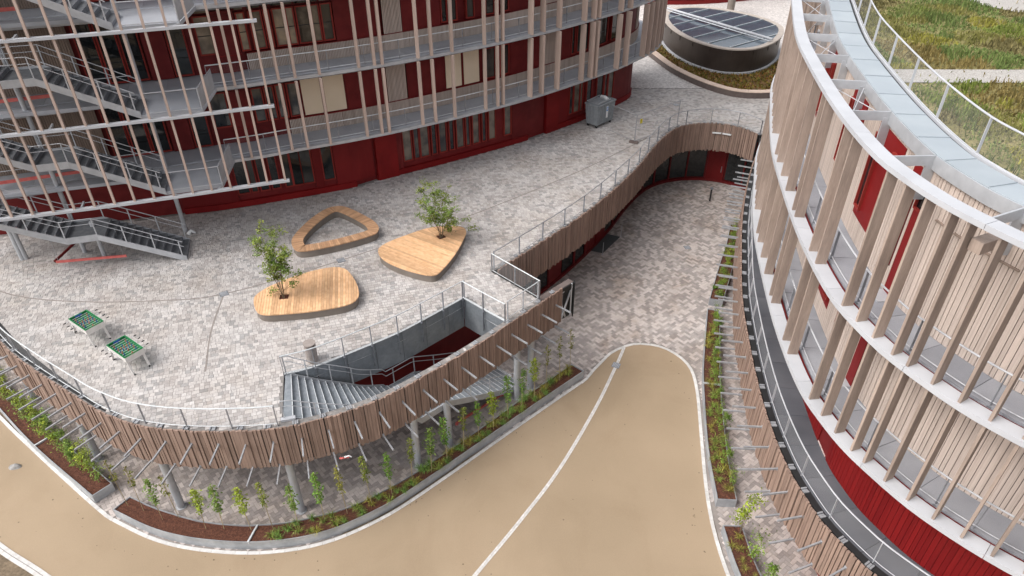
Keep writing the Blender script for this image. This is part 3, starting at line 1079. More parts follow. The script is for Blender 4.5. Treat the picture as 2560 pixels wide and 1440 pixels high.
# ------------------------------------------------------------------ street-level facade behind the slat screens
BF = root('basement_facade', (8, 42, ZL), 'dark recessed glass front with red base under the slat screen', 'facade')
CW = Path(off(COURT.C, 1.6))
part('wall', wall_box(CW, 0.3, CW.len, 0.1, 0.3, ZL, -0.56), 'red_dark', BF)
part('red_base', wall_box(CW, 0.3, CW.len, -0.05, 0.1, ZL, ZL + 0.22), 'red_dark', BF)
t = 0.8
i = 0
while t < CW.len - 1.2:
    x, y, _ = CW.at(t + .7)
    if abs(t - 27.9) < 0.8 or abs(t - 12.8) < 0.8:
        part('door', wall_box(CW, t, t + 1.35, -0.04, 0.08, ZL + 0.02, ZL + 2.9), 'red_mid', BF)
        part('door_handle', MB().tube([(*CW.at(t + 1.15, -0.08)[:2], ZL + 0.9), (*CW.at(t + 1.15, -0.08)[:2], ZL + 1.4)], 0.02), 'galv', BF)
    elif i % 3 == 1 and t < 14:
        part('red_panel', wall_box(CW, t, t + 1.35, 0.0, 0.09, ZL + 0.24, ZL + 3.2), 'red_dark', BF)
    else:
        part('pane', wall_box(CW, t, t + 1.35, 0.03, 0.07, ZL + 0.3, ZL + 3.2), 'pane_dark', BF)
        part('mullion', wall_box(CW, t + 1.36, t + 1.46, -0.05, 0.09, ZL + 0.24, ZL + 3.2), 'red_dark', BF)
    t += 1.48
    i += 1
# wall deep under the terrace, seen through the stairwell and below the long screen
UWALL = Path(curve([(-27, 35.2), (-20, 29.5), (-14, 25.4), (-9.6, 24.0), (-6.2, 25.3), (-3.6, 27.6), (-1.9, 29.9), (-0.6, 31.2)], 0.5))
uw = root('undercroft_wall', (-9, 24.5, ZL), 'dark red wall deep under the terrace behind the stairwell', 'wall')
part('wall', wall_box(UWALL, 0, UWALL.len, 0, 0.2, ZL, -0.56), 'red_dark', uw)
for t in (10.5, 13.2, 15.9, 18.6, 21.3):
    part('pilaster', wall_box(UWALL, t, t + 0.25, -0.12, 0.0, ZL, -0.56), 'galv_dark', uw)

# columns under the terrace
m2 = MB()
m2.tube([(0, 0, 0), (0, 0, 4.86)], 0.165, 20)
m2.smooth = False
cm = m2.mesh('shaft', 'galv')
m3 = MB()
m3.tube([(0, 0, 0), (0, 0, 0.025)], 0.23, 20)
bm_ = m3.mesh('base_plate', 'galv')
COLS = [(-24.3, 25.75, 'behind the bushy planter at the corner'), (-19.2, 21.85, 'behind the middle of the bushy planter'), (-14.35, 19.2, 'beside the gap between two planters'), (-9.08, 18.98, 'beside the long grass planter left of centre'),
        (-4.3, 21.4, 'under the middle of the long slat screen'), (-2.95, 22.62, 'in front of the lower stair foot'), (0.25, 25.85, 'at the outer edge of the lower flight'), (0.95, 26.6, 'nearest the terrace tip')]
for x, y, w in COLS:
    c = root('support_column', (x, y, ZL), 'round grey steel column ' + w, 'column', 'columns under the terrace')
    inst('shaft', cm, c, Matrix.Translation((x, y, ZL)))
    inst('base_plate', bm_, c, Matrix.Translation((x, y, ZL + 0.008)))

# ------------------------------------------------------------------ stairwell: lining and the curved steel stair
lin = root('stairwell_lining', (-5, 24, -2), 'grey steel sheet lining around the terrace stairwell', 'lining')
LN = curve([(-9.55, 21.74), (-8.32, 22.26), (-6.65, 23.38), (-5.05, 24.55), (-3.6, 25.92), (-2.35, 27.14)], 0.3)
LNP = Path(LN)
t = 0.0
while t < LNP.len - 0.1:
    e = min(LNP.len, t + 1.35)
    part('lining_panel', wall_box(LNP, t + 0.008, e - 0.008, 0.0, 0.03, -1.75, -0.02, 0.3), 'lining', lin)
    t = e
L2P = Path(curve([(-2.33, 27.14), (-1.3, 26.2), (-0.25, 25.28)], 0.3))
for a_, b_ in ((0, L2P.len / 2), (L2P.len / 2, L2P.len)):
    part('lining_panel', wall_box(L2P, a_ + 0.008, b_ - 0.008, 0.0, 0.03, -1.75, -0.02, 0.3), 'lining', lin)
m = MB()
m.ribbon(LNP.sub(0, LNP.len, -0.05, .3), LNP.sub(0, LNP.len, 0.06, .3), -0.02, 0.015)
m.ribbon(L2P.sub(0, L2P.len, -0.05, .3), L2P.sub(0, L2P.len, 0.06, .3), -0.02, 0.0155)
part('rim', m, 'nosing', lin)

st = root('terrace_stair', (-6, 21.5, ZL), 'curved grey steel stair descending through the terrace opening', 'staircase')
NR, TR = 15, 0.36
d_in, d_out = 0.42, 3.02
s0 = sA + 0.45
zr = 0.172


def stair_quad(a_, b_, za, mname, nm):
    m = MB()
    m.ribbon(FRONT.sub(a_, b_, d_in, 0.3), FRONT.sub(a_, b_, d_out, 0.3), za - 0.035, za)
    o = part(nm, m, mname, st)
    m = MB()
    m.ribbon(FRONT.sub(b_ - 0.035, b_, d_in, 0.3), FRONT.sub(b_ - 0.035, b_, d_out, 0.3), za - 0.036, za + 0.004)
    part('nosing', m, 'nosing', o)


part('top_landing', wall_box(FRONT, sA + 0.02, s0, d_in, d_out + 0.25, -0.05, -0.006, 0.3), 'tread_mid', st)
part('nosing', wall_box(FRONT, s0 - 0.04, s0, d_in, d_out, -0.006, 0.0, 0.3), 'nosing', st)
for i in range(NR):
    a_ = s0 + i * TR
    stair_quad(a_, a_ + TR, -zr * (i + 1), 'tread_mid', 'tread')
    part('riser', wall_box(FRONT, a_ - 0.012, a_, d_in, d_out, -zr * (i + 1), -zr * i - 0.04, 0.3), 'galv_dark', st)
e1 = s0 + NR * TR
part('landing', wall_box(FRONT, e1, e1 + 1.6, d_in, d_out, -zr * (NR + 1) - 0.04, -zr * (NR + 1), 0.3), 'tread_mid', st)
s2 = e1 + 1.6
zb = -zr * (NR + 1)
for i in range(14):
    a_ = s2 + i * TR
    za = zb - zr * (i + 1)
    stair_quad(a_, a_ + TR, za, 'tread_mid', 'tread')
    part('riser', wall_box(FRONT, a_ - 0.012, a_, d_in, d_out, za, za + zr - 0.04, 0.3), 'galv_dark', st)
e2 = s2 + 14 * TR
ze = zb - zr * 14


def zstair(t):
    if t < s0:
        return 0.0
    if t < e1:
        return -(t - s0) / TR * zr
    if t < s2:
        return zb
    return zb - (t - s2) / TR * zr


for d in (d_in - 0.03, d_out + 0.03):
    m = MB()
    n = 60
    A, B_ = [], []
    vs, fs = [], []
    for i in range(n + 1):
        t = s0 + (e2 - s0) * i / n
        z = zstair(t) - 0.05
        for dd in (d - 0.02, d + 0.02):
            x, y, _ = FRONT.at(t, dd)
            vs += [(x, y, z - 0.25), (x, y, z + 0.10)]
    for i in range(n):
        o = 4 * i
        fs += [(o, o + 1, o + 5, o + 4), (o + 2, o + 6, o + 7, o + 3), (o + 1, o + 3, o + 7, o + 5), (o, o + 4, o + 6, o + 2)]
    m.add(vs, fs)
    part('stringer', m, 'galv', st)
    pts = []
    for i in range(n + 1):
        t = sA + 0.1 + (e2 - sA - 0.1) * i / n
        x, y, _ = FRONT.at(t, d)
        pts.append(Vector((x, y, zstair(t))))
    hr = part('handrail', MB().tube([p + Vector((0, 0, 0.98)) for p in pts], 0.022), 'galv', st)
    part('handrail', MB().tube([p + Vector((0, 0, 0.70)) for p in pts], 0.016, 5), 'galv', st)
    for i in range(0, n + 1, 6):
        p = pts[i]
        part('rail_post', MB().bar((p.x, p.y, p.z - 0.1), (p.x, p.y, p.z + 0.98), 0.016, 0.05, (1, 0, 0)), 'galv', st)
part('foot_plate', MB().box((*FRONT.at(sA + 0.25, 0.36)[:2], 0.05), (0.55, 0.16, 0.10), FRONT.at(sA + 0.25)[2]), 'white_metal', st)
gb = root('guard_bar', (-1.6, 25.0, ZL), 'red guard bar on the ground beneath the lower flight', 'guard bar')
part('bar', MB().bar((-2.75, 23.95, ZL + 0.1), (-0.45, 26.05, ZL + 0.1), 0.09, 0.09), 'red_guard', gb)
for p in ((-2.7, 24.0), (-0.5, 26.0)):
    part('foot', MB().box((p[0], p[1], ZL + 0.03), (0.14, 0.14, 0.06)), 'red_guard', gb)

# ------------------------------------------------------------------ outdoor staircase tower in front of the red building
ES = root('external_staircase', (-20, 30.5, 0), 'three-storey grey steel staircase in front of the red building', 'staircase')
p_a, p_b, p_c, p_d = np.array((-16.9, 30.55)), np.array((-20.5, 29.65)), np.array((-21.85, 29.25)), np.array((-25.6, 28.2))
nrm = np.array((-0.27, 0.963))
SW = 1.75


def flight(z0, a_, b_, n, zstep, nm):
    for i in range(n):
        q0 = a_ + (b_ - a_) * i / n
        q1 = a_ + (b_ - a_) * (i + 1) / n
        z = z0 + zstep * (i + 1)
        m = MB()
        m.add([(*q0, z), (*q1, z), (*(q1 + nrm * SW), z), (*(q0 + nrm * SW), z), (*q0, z - 0.03), (*q1, z - 0.03), (*(q1 + nrm * SW), z - 0.03), (*(q0 + nrm * SW), z - 0.03)],
              ((0, 1, 2, 3), (7, 6, 5, 4), (0, 4, 5, 1), (1, 5, 6, 2), (2, 6, 7, 3), (3, 7, 4, 0)))
        o = part('tread', m, 'tread', ES)
        m = MB()
        m.bar((*(q0), z - zstep / 2 + .01), (*(q0 + nrm * SW), z - zstep / 2 + .01), 0.012, zstep)
        part('riser', m, 'galv_dark', o)


def sloped(p, q_, z0, z1, lo, hi, th, mname, nm, parent):
    d = np.array((-(q_ - p)[1], (q_ - p)[0]))
    d = d / np.linalg.norm(d) * th / 2
    vs = []
    for P_, z in ((p, z0), (q_, z1)):
        for sgn in (-1, 1):
            for h in (lo, hi):
                vs.append((P_[0] + sgn * d[0], P_[1] + sgn * d[1], z + h))
    m = MB()
    m.add(vs, ((0, 1, 3, 2), (4, 6, 7, 5), (0, 4, 5, 1), (2, 3, 7, 6), (1, 5, 7, 3), (0, 2, 6, 4)))
    return part(nm, m, mname, parent)


for z0 in (0.0, Z1, Z2, Z3):
    hh = 1.95
    flight(z0, p_a, p_b, 11, hh / 11, 'tread')
    flight(z0 + hh, p_c, p_d, 11, hh / 11, 'tread')
    m = MB()
    vs = [(*p_b, z0 + hh), (*p_c, z0 + hh), (*(p_c + nrm * SW), z0 + hh), (*(p_b + nrm * SW), z0 + hh)]
    m.add(vs + [(x, y, z - 0.05) for x, y, z in vs], ((0, 3, 2, 1), (4, 5, 6, 7), (0, 1, 5, 4), (1, 2, 6, 5), (2, 3, 7, 6), (3, 0, 4, 7)))
    part('landing', m, 'tread', ES)
    for sd_ in (-0.03, SW + 0.03):
        o3 = nrm * sd_
        sloped(p_a + o3, p_b + o3, z0 + .1, z0 + hh, -0.24, 0.10, 0.05, 'galv', 'stringer', ES)
        sloped(p_b + o3, p_c + o3, z0 + hh, z0 + hh, -0.24, 0.10, 0.05, 'galv', 'stringer', ES)
        sloped(p_c + o3, p_d + o3, z0 + hh, z0 + 2 * hh, -0.24, 0.10, 0.05, 'galv', 'stringer', ES)
        for hgt in (1.0, 0.72):
            pts = [(*(p_a + o3), z0 + .05 + hgt), (*(p_b + o3), z0 + hh + hgt), (*(p_c + o3), z0 + hh + hgt), (*(p_d + o3), z0 + 2 * hh + hgt)]
            part('handrail', MB().tube(pts, 0.022 if hgt > 0.9 else 0.016, 6), 'white_metal', ES)
        for f, (A_, B_, za, zb_) in ((0, (p_a, p_b, z0, z0 + hh)), (1, (p_b, p_c, z0 + hh, z0 + hh)), (2, (p_c, p_d, z0 + hh, z0 + 2 * hh))):
            for u in ((0.05, 0.36, 0.68, 1.0) if f == 0 else (1.0,) if f == 1 else (0.36, 0.68)):
                q_ = A_ + (B_ - A_) * u + o3
                z = za + (zb_ - za) * u
                part('rail_post', MB().bar((*q_, z - 0.15), (*q_, z + 1.0), 0.016, 0.055, (1, 0, 0)), 'galv', ES)
    if z0 > 0:
        # floor-level landing linking stair and gallery
        m = MB()
        poly = [(-14.4, 31.35), (-14.75, 34.2), (-18.2, 33.0), (-25.5, 30.3), (-25.2, 30.05), (-17.4, 32.35), (-16.9, 30.55)]
        m.prism(poly[::1], z0 - 0.16, z0 + 0.014)
        part('landing', m, 'galv_deck', ES)
        pts = [(-16.6, 30.62, z0), (-14.42, 31.3, z0), (-14.75, 34.0, z0)]
        for hgt in (1.0, 0.08):
            part('landing_rail', MB().tube([(x, y, z + hgt) for x, y, z in pts], 0.022), 'white_metal', ES)
        m = MB()
        m.bar((-14.4, 31.3, z0 - 0.1), (-14.4, 31.3, z0 + 1.0), 0.05, 0.05, (1, 0, 0))
        part('rail_post', m, 'galv', ES)
        part('rail_panel', MB().bar((-14.42, 31.36, z0 + .5), (-14.74, 34.0, z0 + .5), 0.02, 0.9), 'galv', ES)
        part('red_stair_guard', MB().bar((-26.6, 29.98, z0 + 0.45), (-21.6, 31.86, z0 + 0.45), 0.05, 0.16), 'red_guard', ES)
        part('gallery_rail', MB().tube([(-26.8, 29.95, z0 + 1.0), (-21, 32.05, z0 + 1.0), (-18.2, 33.05, z0 + 1.0)], 0.022), 'white_metal', ES)
        part('floor_beam', MB().bar((-26.8, 29.85, z0 - 0.22), (-17.4, 33.3, z0 - 0.22), 0.08, 0.36), 'galv', ES)
for x, y in ((-18.05, 33.34), (-22.57, 31.2), (-25.48, 30.5)):
    part('tower_column', MB().tube([(x, y, 0), (x, y, 16)], 0.11, 12), 'galv', ES)
for x, y in ((-25.3, 30.55), (-21.2, 30.6)):
    part('tower_column', MB().tube([(x, y, 0), (x, y, 2.2 if x > -23 else 3.6)], 0.11, 12), 'galv', ES)

PS = root('post_screen', (-17.4, 30.0, Z1), 'tall screen of slim timber posts on white rails before the staircase', 'post screen')
SCR = Path(curve([(-27.5, 26.9), (-23.2, 28.05), (-17.5, 29.78), (-11.25, 31.95)], 0.5))
for z in (Z1, Z2, Z3, Z3 + 3.9):
    m = MB()
    m.ribbon(SCR.sub(0, SCR.len, -0.11, 1), SCR.sub(0, SCR.len, 0.11, 1), z - 0.12, z - 0.0)
    part('screen_rail', m, 'white_metal', PS)
m2 = MB()
m2.box((0, 0, (3.9 - 0.12) / 2), (0.10, 0.115, 3.9 - 0.12))
spm = m2.mesh('screen_post', 'post')
t = SCR.len - 0.2
while t > 0.3:
    x, y, a_ = SCR.at(t)
    for z in (Z1, Z2, Z3):
        inst('screen_post', spm, PS, Matrix.Translation((x, y, z)) @ Matrix.Rotation(a_, 4, 'Z'))
    t -= 0.87
m = MB()
for z in (Z1, Z2, Z3):
    m = MB().bar((-14.4, 31.3, z - 0.06), (*SCR.at(SCR.near((-14.4, 31)))[:2], z - 0.06), 0.08, 0.1)
    part('screen_tie', m, 'galv', PS)
    m = MB().bar((-20.5, 29.65, z - 0.06), (*SCR.at(SCR.near((-20.5, 28.9)))[:2], z - 0.06), 0.08, 0.1)
    part('screen_tie', m, 'galv', PS)

gb = root('guard_bar', (-21.5, 29.9, 0.3), 'pinkish red guard bar hanging below the outdoor staircase', 'guard bar')
part('bar', MB().bar((-23.1, 29.62, 0.42), (-19.8, 30.2, 0.42), 0.06, 0.13), 'red_guard', gb)
part('return_bar', MB().bar((-23.2, 29.62, 0.42), (-22.5, 31.2, 0.9), 0.07, 0.12), 'red_dark', gb)
for p in ((-23.0, 29.65), (-19.95, 30.18)):
    part('hanger', MB().tube([(p[0], p[1], 0.45), (p[0], p[1] + 0.1, 2.0)], 0.008, 4), 'galv', gb)

# ------------------------------------------------------------------ the curved timber building on the right
CB = root('curved_building', (14, 20, 0), 'curved timber-clad building with white rings and tall timber fins', 'building')
RW = Path(off(RING.C, 1.7))
RG = Path(off(RING.C, 1.95))


def rr(d0, d1, z0, z1, nm, mname, a_=0.0, b_=None, parent=CB, ds=0.4):
    b_ = RING.len if b_ is None else b_
    m = MB()
    m.ribbon(RING.sub(a_, b_, d0, ds), RING.sub(a_, b_, d1, ds), z0, z1)
    return part(nm, m, mname, parent)


def ring_segments(d0, d1, z0, z1, nm, mname, step, gap=0.006):
    t = 0.0
    while t < RING.len - 0.1:
        e = min(RING.len, t + step)
        rr(d0, d1, z0, z1, nm, mname, t + gap, e - gap)
        t = e


for z in (Q1, Q2):
    ring_segments(0.0, 0.46, z - 0.16, z, 'ring_plate', 'white_metal', 3.6)
    rr(0.465, 0.56, z - 0.30, z - 0.05, 'ring_edge', 'red_dark')
    rr(0.62, 1.72, z - 0.28, z - 0.04, 'gallery_floor', 'deck_grey')
    t = 0.0
    while t < RING.len - 0.2:
        e = min(RING.len, t + 1.7)
        rr(0.63, 1.69, z - 0.03, z - random.uniform(0.004, 0.012), 'floor_plate', 'deck_grey', t + 0.01, e - 0.01)
        t = e
ring_segments(0.0, 0.42, Q3 - 0.14, Q3, 'ring_plate', 'white_metal', 5.2)
rr(1.705, 2.05, Q2, Q3 - 0.02, 'wall', 'stone_dark')
rr(1.705, 2.05, Q1, Q2 - 0.28, 'wall', 'stone_dark')
# metal roof capping
t = 0.0
while t < RING.len - 0.2:
    e = min(RING.len, t + 1.75)
    rr(1.58, 2.45, Q3 - 0.06, Q3 + 0.012, 'roof_capping', 'cap_metal', t + 0.012, e - 0.012)
    rr(1.60, 2.43, Q3 + 0.005, Q3 + 0.04, 'capping_seam', 'cap_metal', e - 0.02, e + 0.02)
    t = e
rr(1.56, 1.585, Q3 - 0.40, Q3 - 0.02, 'capping_apron', 'galv')
rr(2.46, 2.56, Q3 - 0.4, Q3 - 0.05, 'roof_gutter', 'black')
rr(2.56, 2.62, Q3 - 0.4, Q3 + 0.03, 'gutter_edge', 'white_metal')
# radial beams between ring and capping
BE = [RING.near(p) for p in ((13.0, 34.3), (12.1, 31.0), (11.2, 28.2), (10.6, 25.4), (10.1, 22.7), (9.7, 20.0), (9.55, 16.9), (10.3, 13.5), (12.1, 10.8))]
for t in BE:
    x0, y0, _ = RING.at(t, 0.40)
    x1, y1, _ = RING.at(t, 1.62)
    part('radial_beam', MB().bar((x0, y0, Q3 - 0.16), (x1, y1, Q3 - 0.16), 0.05, 0.28), 'galv', CB)
    x1, y1, _ = RING.at(t, 1.52)
    part('beam_bracket', MB().bar((x1, y1, Q3 - 1.3), (x1, y1, Q3 - 0.2), 0.05, 0.28, (1, 0, 0)), 'galv', CB)
for i in (0, 2, 4):
    t0_, t1_ = BE[i], BE[i + 1]
    for a_, b_ in ((0.5, 1.5), (1.5, 0.5)):
        p, q_ = RING.at(t0_ + .1, a_), RING.at(t1_ - .1, b_)
        part('tie_rod', MB().tube([(p[0], p[1], Q3 - 0.22), (q_[0], q_[1], Q3 - 0.22)], 0.014, 5), 'white_metal', CB)

# timber planks of the two upper floors (each plank its own piece)
m2 = MB()
m2.box((0, 0, 0.5), (1.0, 0.028, 1.0))
unit_plank = m2.mesh('plank', 'plank')
# red fields and windows: (floor, start, end, z0, z1)
REDS = [(2, RING.near((10.15, 24.0)), RING.near((9.93, 22.3)), 0.9, 3.9), (2, RING.near((9.75, 20.9)), RING.near((9.55, 18.6)), 0.75, 3.95), (2, RING.near((9.51, 17.9)), RING.near((9.52, 17.3)), 0.75, 3.9), (2, RING.near((9.5, 17.0)), RING.near((9.53, 16.35)), 0.03, 3.6),
        (2, RING.near((11.4, 29.2)), RING.near((10.9, 27.5)), 0.9, 3.9),
        (1, RING.near((10.0, 22.6)), RING.near((9.72, 20.4)), 0.75, 3.3), (1, RING.near((9.62, 19.3)), RING.near((9.56, 18.6)), 0.75, 3.3), (1, RING.near((9.51, 17.3)), RING.near((9.5, 16.75)), 0.03, 3.0),
        (1, RING.near((10.9, 27.2)), RING.near((10.5, 25.3)), 0.9, 3.3)]
PLK = Path(off(RING.C, 1.685))
t = 0.0
while t < PLK.len - 0.2:
    w = random.choice((0.12, 0.17, 0.17, 0.17))
    x, y, a_ = PLK.at(t + w / 2)
    tr_ = float(np.interp(t + w / 2, PLK.L, RING.L))
    for fl, zb_, zt_ in ((1, Q1, Q2 - 0.3), (2, Q2, Q3 - 0.08)):
        red = [r for r in REDS if r[0] == fl and min(r[1], r[2]) < tr_ < max(r[1], r[2])]
        segs = [(zb_, zt_)]
        if red:
            segs = [(zb_, zb_ + red[0][3] - 0.02), (zb_ + red[0][4], zt_)]
        for za, zc in segs:
            if zc - za > 0.08:
                inst('plank', unit_plank, CB, Matrix.Translation((x, y, za)) @ Matrix.Rotation(a_, 4, 'Z') @ Matrix.Diagonal((w - 0.018, 1, zc - za, 1)))
    t += w
for fl, a_, b_, h0, h1 in REDS:
    a_, b_ = min(a_, b_), max(a_, b_)
    zb_ = Q1 if fl == 1 else Q2
    rf = rr(1.66, 1.72, zb_ + h0, zb_ + h1, 'red_field', 'red_bright' if h0 > 0.1 else 'red_mid', a_, b_)
    L = b_ - a_
    if h0 > 0.1:
        for u0, u1 in (((0.04, 0.26), (0.74, 0.96)) if L > 1.4 else ((0.18, 0.82),)):
            window(RING, a_ + L * u0, a_ + L * u1, zb_ + h0 + 0.3, zb_ + h1 - 0.35, 'pane_dark', CB, 1.60, None, 0.06, 0.07)
    else:
        window(RING, a_ + 0.06, b_ - 0.06, zb_ + h1 - 0.75, zb_ + h1 - 0.1, 'pane_dark', CB, 1.60, None, 0.05, 0.07)
        rr(1.2, 1.66, zb_ - 0.005, zb_ + 0.03, 'door_sill', 'white_metal', a_, b_)
# thin horizontal drip boards on the top floor
for y0_, y1_ in ((15.9, 15.3), (15.0, 14.45), (14.2, 13.7), (13.4, 12.9)):
    ta, tb = RING.near((9.7, y0_)), RING.near((9.9 if y1_ > 14 else 10.5, y1_))
    rr(1.62, 1.70, Q2 + 2.95, Q2 + 3.0, 'drip_board', 'plank_brown', min(ta, tb), max(ta, tb))

# fins
FIN1 = [(11.4, 28.92), (10.78, 26.8), (10.67, 25.99), (10.46, 24.72), (10.2, 23.6), (9.98, 22.1), (9.87, 21.5), (9.68, 19.33), (9.61, 18.49), (9.55, 16.28), (9.63, 15.57), (9.78, 14.91), (10.0, 14.21), (10.28, 13.57), (10.6, 12.9),
        (10.92, 12.26), (11.33, 11.69), (11.78, 11.13), (12.26, 10.58), (12.76, 10.11), (13.3, 9.65), (13.95, 9.12), (14.7, 8.65), (15.5, 8.17), (16.4, 7.68), (17.3, 7.2), (18.2, 6.72)]
fins = [RING.near(p) for p in FIN1]
t = fins[0] - 0.55
k = 0
while t > 1.0:
    fins.append(t)
    t -= (0.55, 0.95, 0.5, 1.2)[k % 4]
    k += 1
for fl, zb_, zt_ in ((1, Q1, Q2 - 0.16), (2, Q2, Q3 - 0.14)):
    m2 = MB()
    m2.box((0, 0, (zt_ - zb_) / 2), (0.075, 0.33, zt_ - zb_))
    fm = m2.mesh('fin', 'fin')
    for t in fins:
        x, y, a_ = RING.at(t + (0.0 if fl == 1 else 0.03), 0.24)
        inst('fin', fm, CB, Matrix.Translation((x, y, zb_)) @ Matrix.Rotation(a_, 4, 'Z'))
part('beam_stub', MB().bar((*RING.at(RING.near((10.35, 13.4)), 0.3)[:2], Q3 - 0.75), (*RING.at(RING.near((10.35, 13.4)), 1.2)[:2], Q3 - 0.75), 0.3, 0.3), 'fin', CB)

# ground floor: red grooved wall and dark walkway
RWD = Path(off(RBAND.C, 0.0))
m2 = MB()
m2.box((0, 0, 0.5), (1.0, 0.03, 1.0))
rp_mesh = m2.mesh('red_board', 'red_bright')
t = RING.near((13.4, 35.5))
tn0, tn1 = RING.near((9.52, 18.4)), RING.near((9.51, 17.3))
rr(2.0, 2.2, 0.0, Q1 - 0.28, 'ground_floor_wall', 'red_dark')
nb = 0
while t < RING.len - 0.1:
    if not (min(tn0, tn1) < t < max(tn0, tn1)):
        x, y, a_ = RING.at(t + 0.1, 1.97)
        x2, y2, _ = RING.at(t + 0.3, 1.97)
        inst('red_board', rp_mesh, CB, Matrix.Translation(((x + x2) / 2, (y + y2) / 2, 0.02)) @ Matrix.Rotation(a_, 4, 'Z') @ Matrix.Diagonal((math.hypot(x2 - x, y2 - y) - 0.012, 1, Q1 - 0.34, 1)))
    t += 0.2
rr(1.98, 2.6, 0.0, 0.05, 'door_niche_floor', 'pink_board', min(tn0, tn1), max(tn0, tn1))
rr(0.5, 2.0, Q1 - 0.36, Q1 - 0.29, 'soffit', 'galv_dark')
# walkway plates between the slat screen and the red wall
t = 1.0
inner = Path(off(RING.C, 2.05))
n = 0
while t < RBAND.len - 0.3:
    e = min(RBAND.len, t + 1.6)
    A_ = RBAND.sub(t + 0.008, e - 0.008, 0.10, 0.4)
    B_ = [tuple(inner.C[int(np.argmin(np.hypot(inner.C[:, 0] - p[0], inner.C[:, 1] - p[1])))]) for p in A_]
    B_ = [(b0 + (q0 - b0) * 0.0, b1) for (b0, b1), (q0, q1) in zip(B_, A_)]
    dd = max(0.6, min(2.6, float(np.mean([math.hypot(b_[0] - a0[0], b_[1] - a0[1]) for a0, b_ in zip(A_, B_)]))))
    m = MB()
    m.ribbon(A_, RBAND.sub(t + 0.008, e - 0.008, dd + 0.3, 0.4), -0.12, random.uniform(-0.004, 0.006))
    part('walkway_plate', m, 'terrace', CB)
    t = e
m = MB()
m.ribbon(RBAND.sub(0.5, RBAND.len, 0.05, .5), RBAND.sub(0.5, RBAND.len, 0.28, .5), -0.5, 0.012)
part('walkway_edge', m, 'black', CB)
m = MB()
m.ribbon(RBAND.sub(0.5, RBAND.len, 2.0, .5), RBAND.sub(0.5, RBAND.len, 2.2, .5), ZL, -0.5)
part('street_level_wall', m, 'red_bright', CB)
m = MB()
m.ribbon(RBAND.sub(0.5, RBAND.len, 0.1, .5), RBAND.sub(0.5, RBAND.len, 2.2, .5), -0.55, -0.16)
part('walkway_soffit', m, 'concrete', CB)
m = MB()
for z in (Q1, Q2):
    railing('railing', [(x, y, z) for x, y in RING.sub(3, RING.len - 0.3, 0.66, 0.5)], 1.05, 2.3, 'white railing behind the fins on the %s floor of the curved building' % ('lower' if z == Q1 else 'upper'),
            mats=('white_metal', 'galv_dark'), net='net_faint', low=0.1, group='fin gallery railings')
railing('railing', [(x, y, Q3) for x, y in RING.sub(2, RING.len - 0.2, 2.66, 0.5)], 1.0, 2.4, 'glassy roof railing beside the planted green roof', mats=('white_metal', 'white_metal'), net='net_thick', low=0.02, group='roof railings')

# green roof
ZR = Q3 - 0.32
gr = off(RING.C, 2.7)
GROOF = [tuple(p) for p in gr[::3]] + [(40, 4), (70, 30), (70, 75), (34, 62)]
part('roof_substrate', fill(GROOF, [], ZR), 'sedum_soil', CB)
fi = inside(GROOF)
PATHB = [(12.5, 24.55), (40, 24.3), (40, 23.0), (12.5, 23.2)]
SAND = [(21.0, 36.5), (21.4, 33.5), (22.3, 32.2), (24, 31.9), (40, 31.0), (40, 40), (26, 42)]
NEARG = inside([(11.2, 23.3), (13.3, 23.2), (13.1, 20.2), (13.2, 16), (12.2, 14), (11, 18)])
part('gravel_path', fill(PATHB, [], ZR + 0.03), 'gravel', CB)
part('sand_patch', fill(SAND, [], ZR + 0.034), 'gravel', CB)
fp, fs_ = inside(PATHB), inside(SAND)
veg = MB()
vr = random.Random(3)
CLC = [(vr.uniform(12, 30), vr.uniform(11, 42), vr.uniform(0.4, 1.6), vr.choice(((0.85, 1.0, 0.75), (1.05, 1.0, 0.75), (1.15, 0.88, 0.8), (0.75, 1.0, 0.75), (1.35, 1.25, 0.65), (0.85, 0.72, 0.75), (0.9, 1.1, 0.6)))) for _ in range(240)]
CX = np.array([c[0] for c in CLC])
CY = np.array([c[1] for c in CLC])
CR = np.array([c[2] for c in CLC])
cnt = 0
while cnt < 46000:
    x, y = vr.uniform(11.5, 31), vr.uniform(9.5, 44)
    if x > 10 + 0.55 * y + 4 or not fi(x, y):
        continue
    if (fp(x, y) or fs_(x, y)) and vr.random() > 0.02:
        continue
    if NEARG(x, y) and vr.random() > 0.30:
        continue
    w_ = np.hypot(CX - x, CY - y) / CR
    j = int(np.argmin(w_))
    tint = CLC[j][3]
    tall = max(0.0, 1.3 - w_[j])
    h = vr.uniform(0.03, 0.10) + tall * vr.uniform(0.0, 0.20)
    r_ = vr.uniform(0.012, 0.034)
    a_ = vr.uniform(0, 6.28)
    br = vr.uniform(0.6, 1.25)
    col = (tint[0] * br, tint[1] * br, tint[2] * br)
    tx, ty = math.cos(a_) * r_, math.sin(a_) * r_
    lx, ly = vr.uniform(-.06, .06), vr.uniform(-.06, .06)
    veg.add([(x - tx, y - ty, ZR), (x + tx, y + ty, ZR), (x + tx * .5 + lx, y + ty * .5 + ly, ZR + h), (x - tx * .5 + lx, y - ty * .5 + ly, ZR + h),
             (x + ty + lx, y - tx + ly, ZR + h * 0.8), (x - ty + lx, y + tx + ly, ZR + h * 0.9)],
            ((0, 1, 2, 3), (3, 4, 2, 5)), col)
    cnt += 1
part('roof_planting', veg, 'meadow', CB, 'stuff', 'mixed green and rusty meadow plants of the roof')

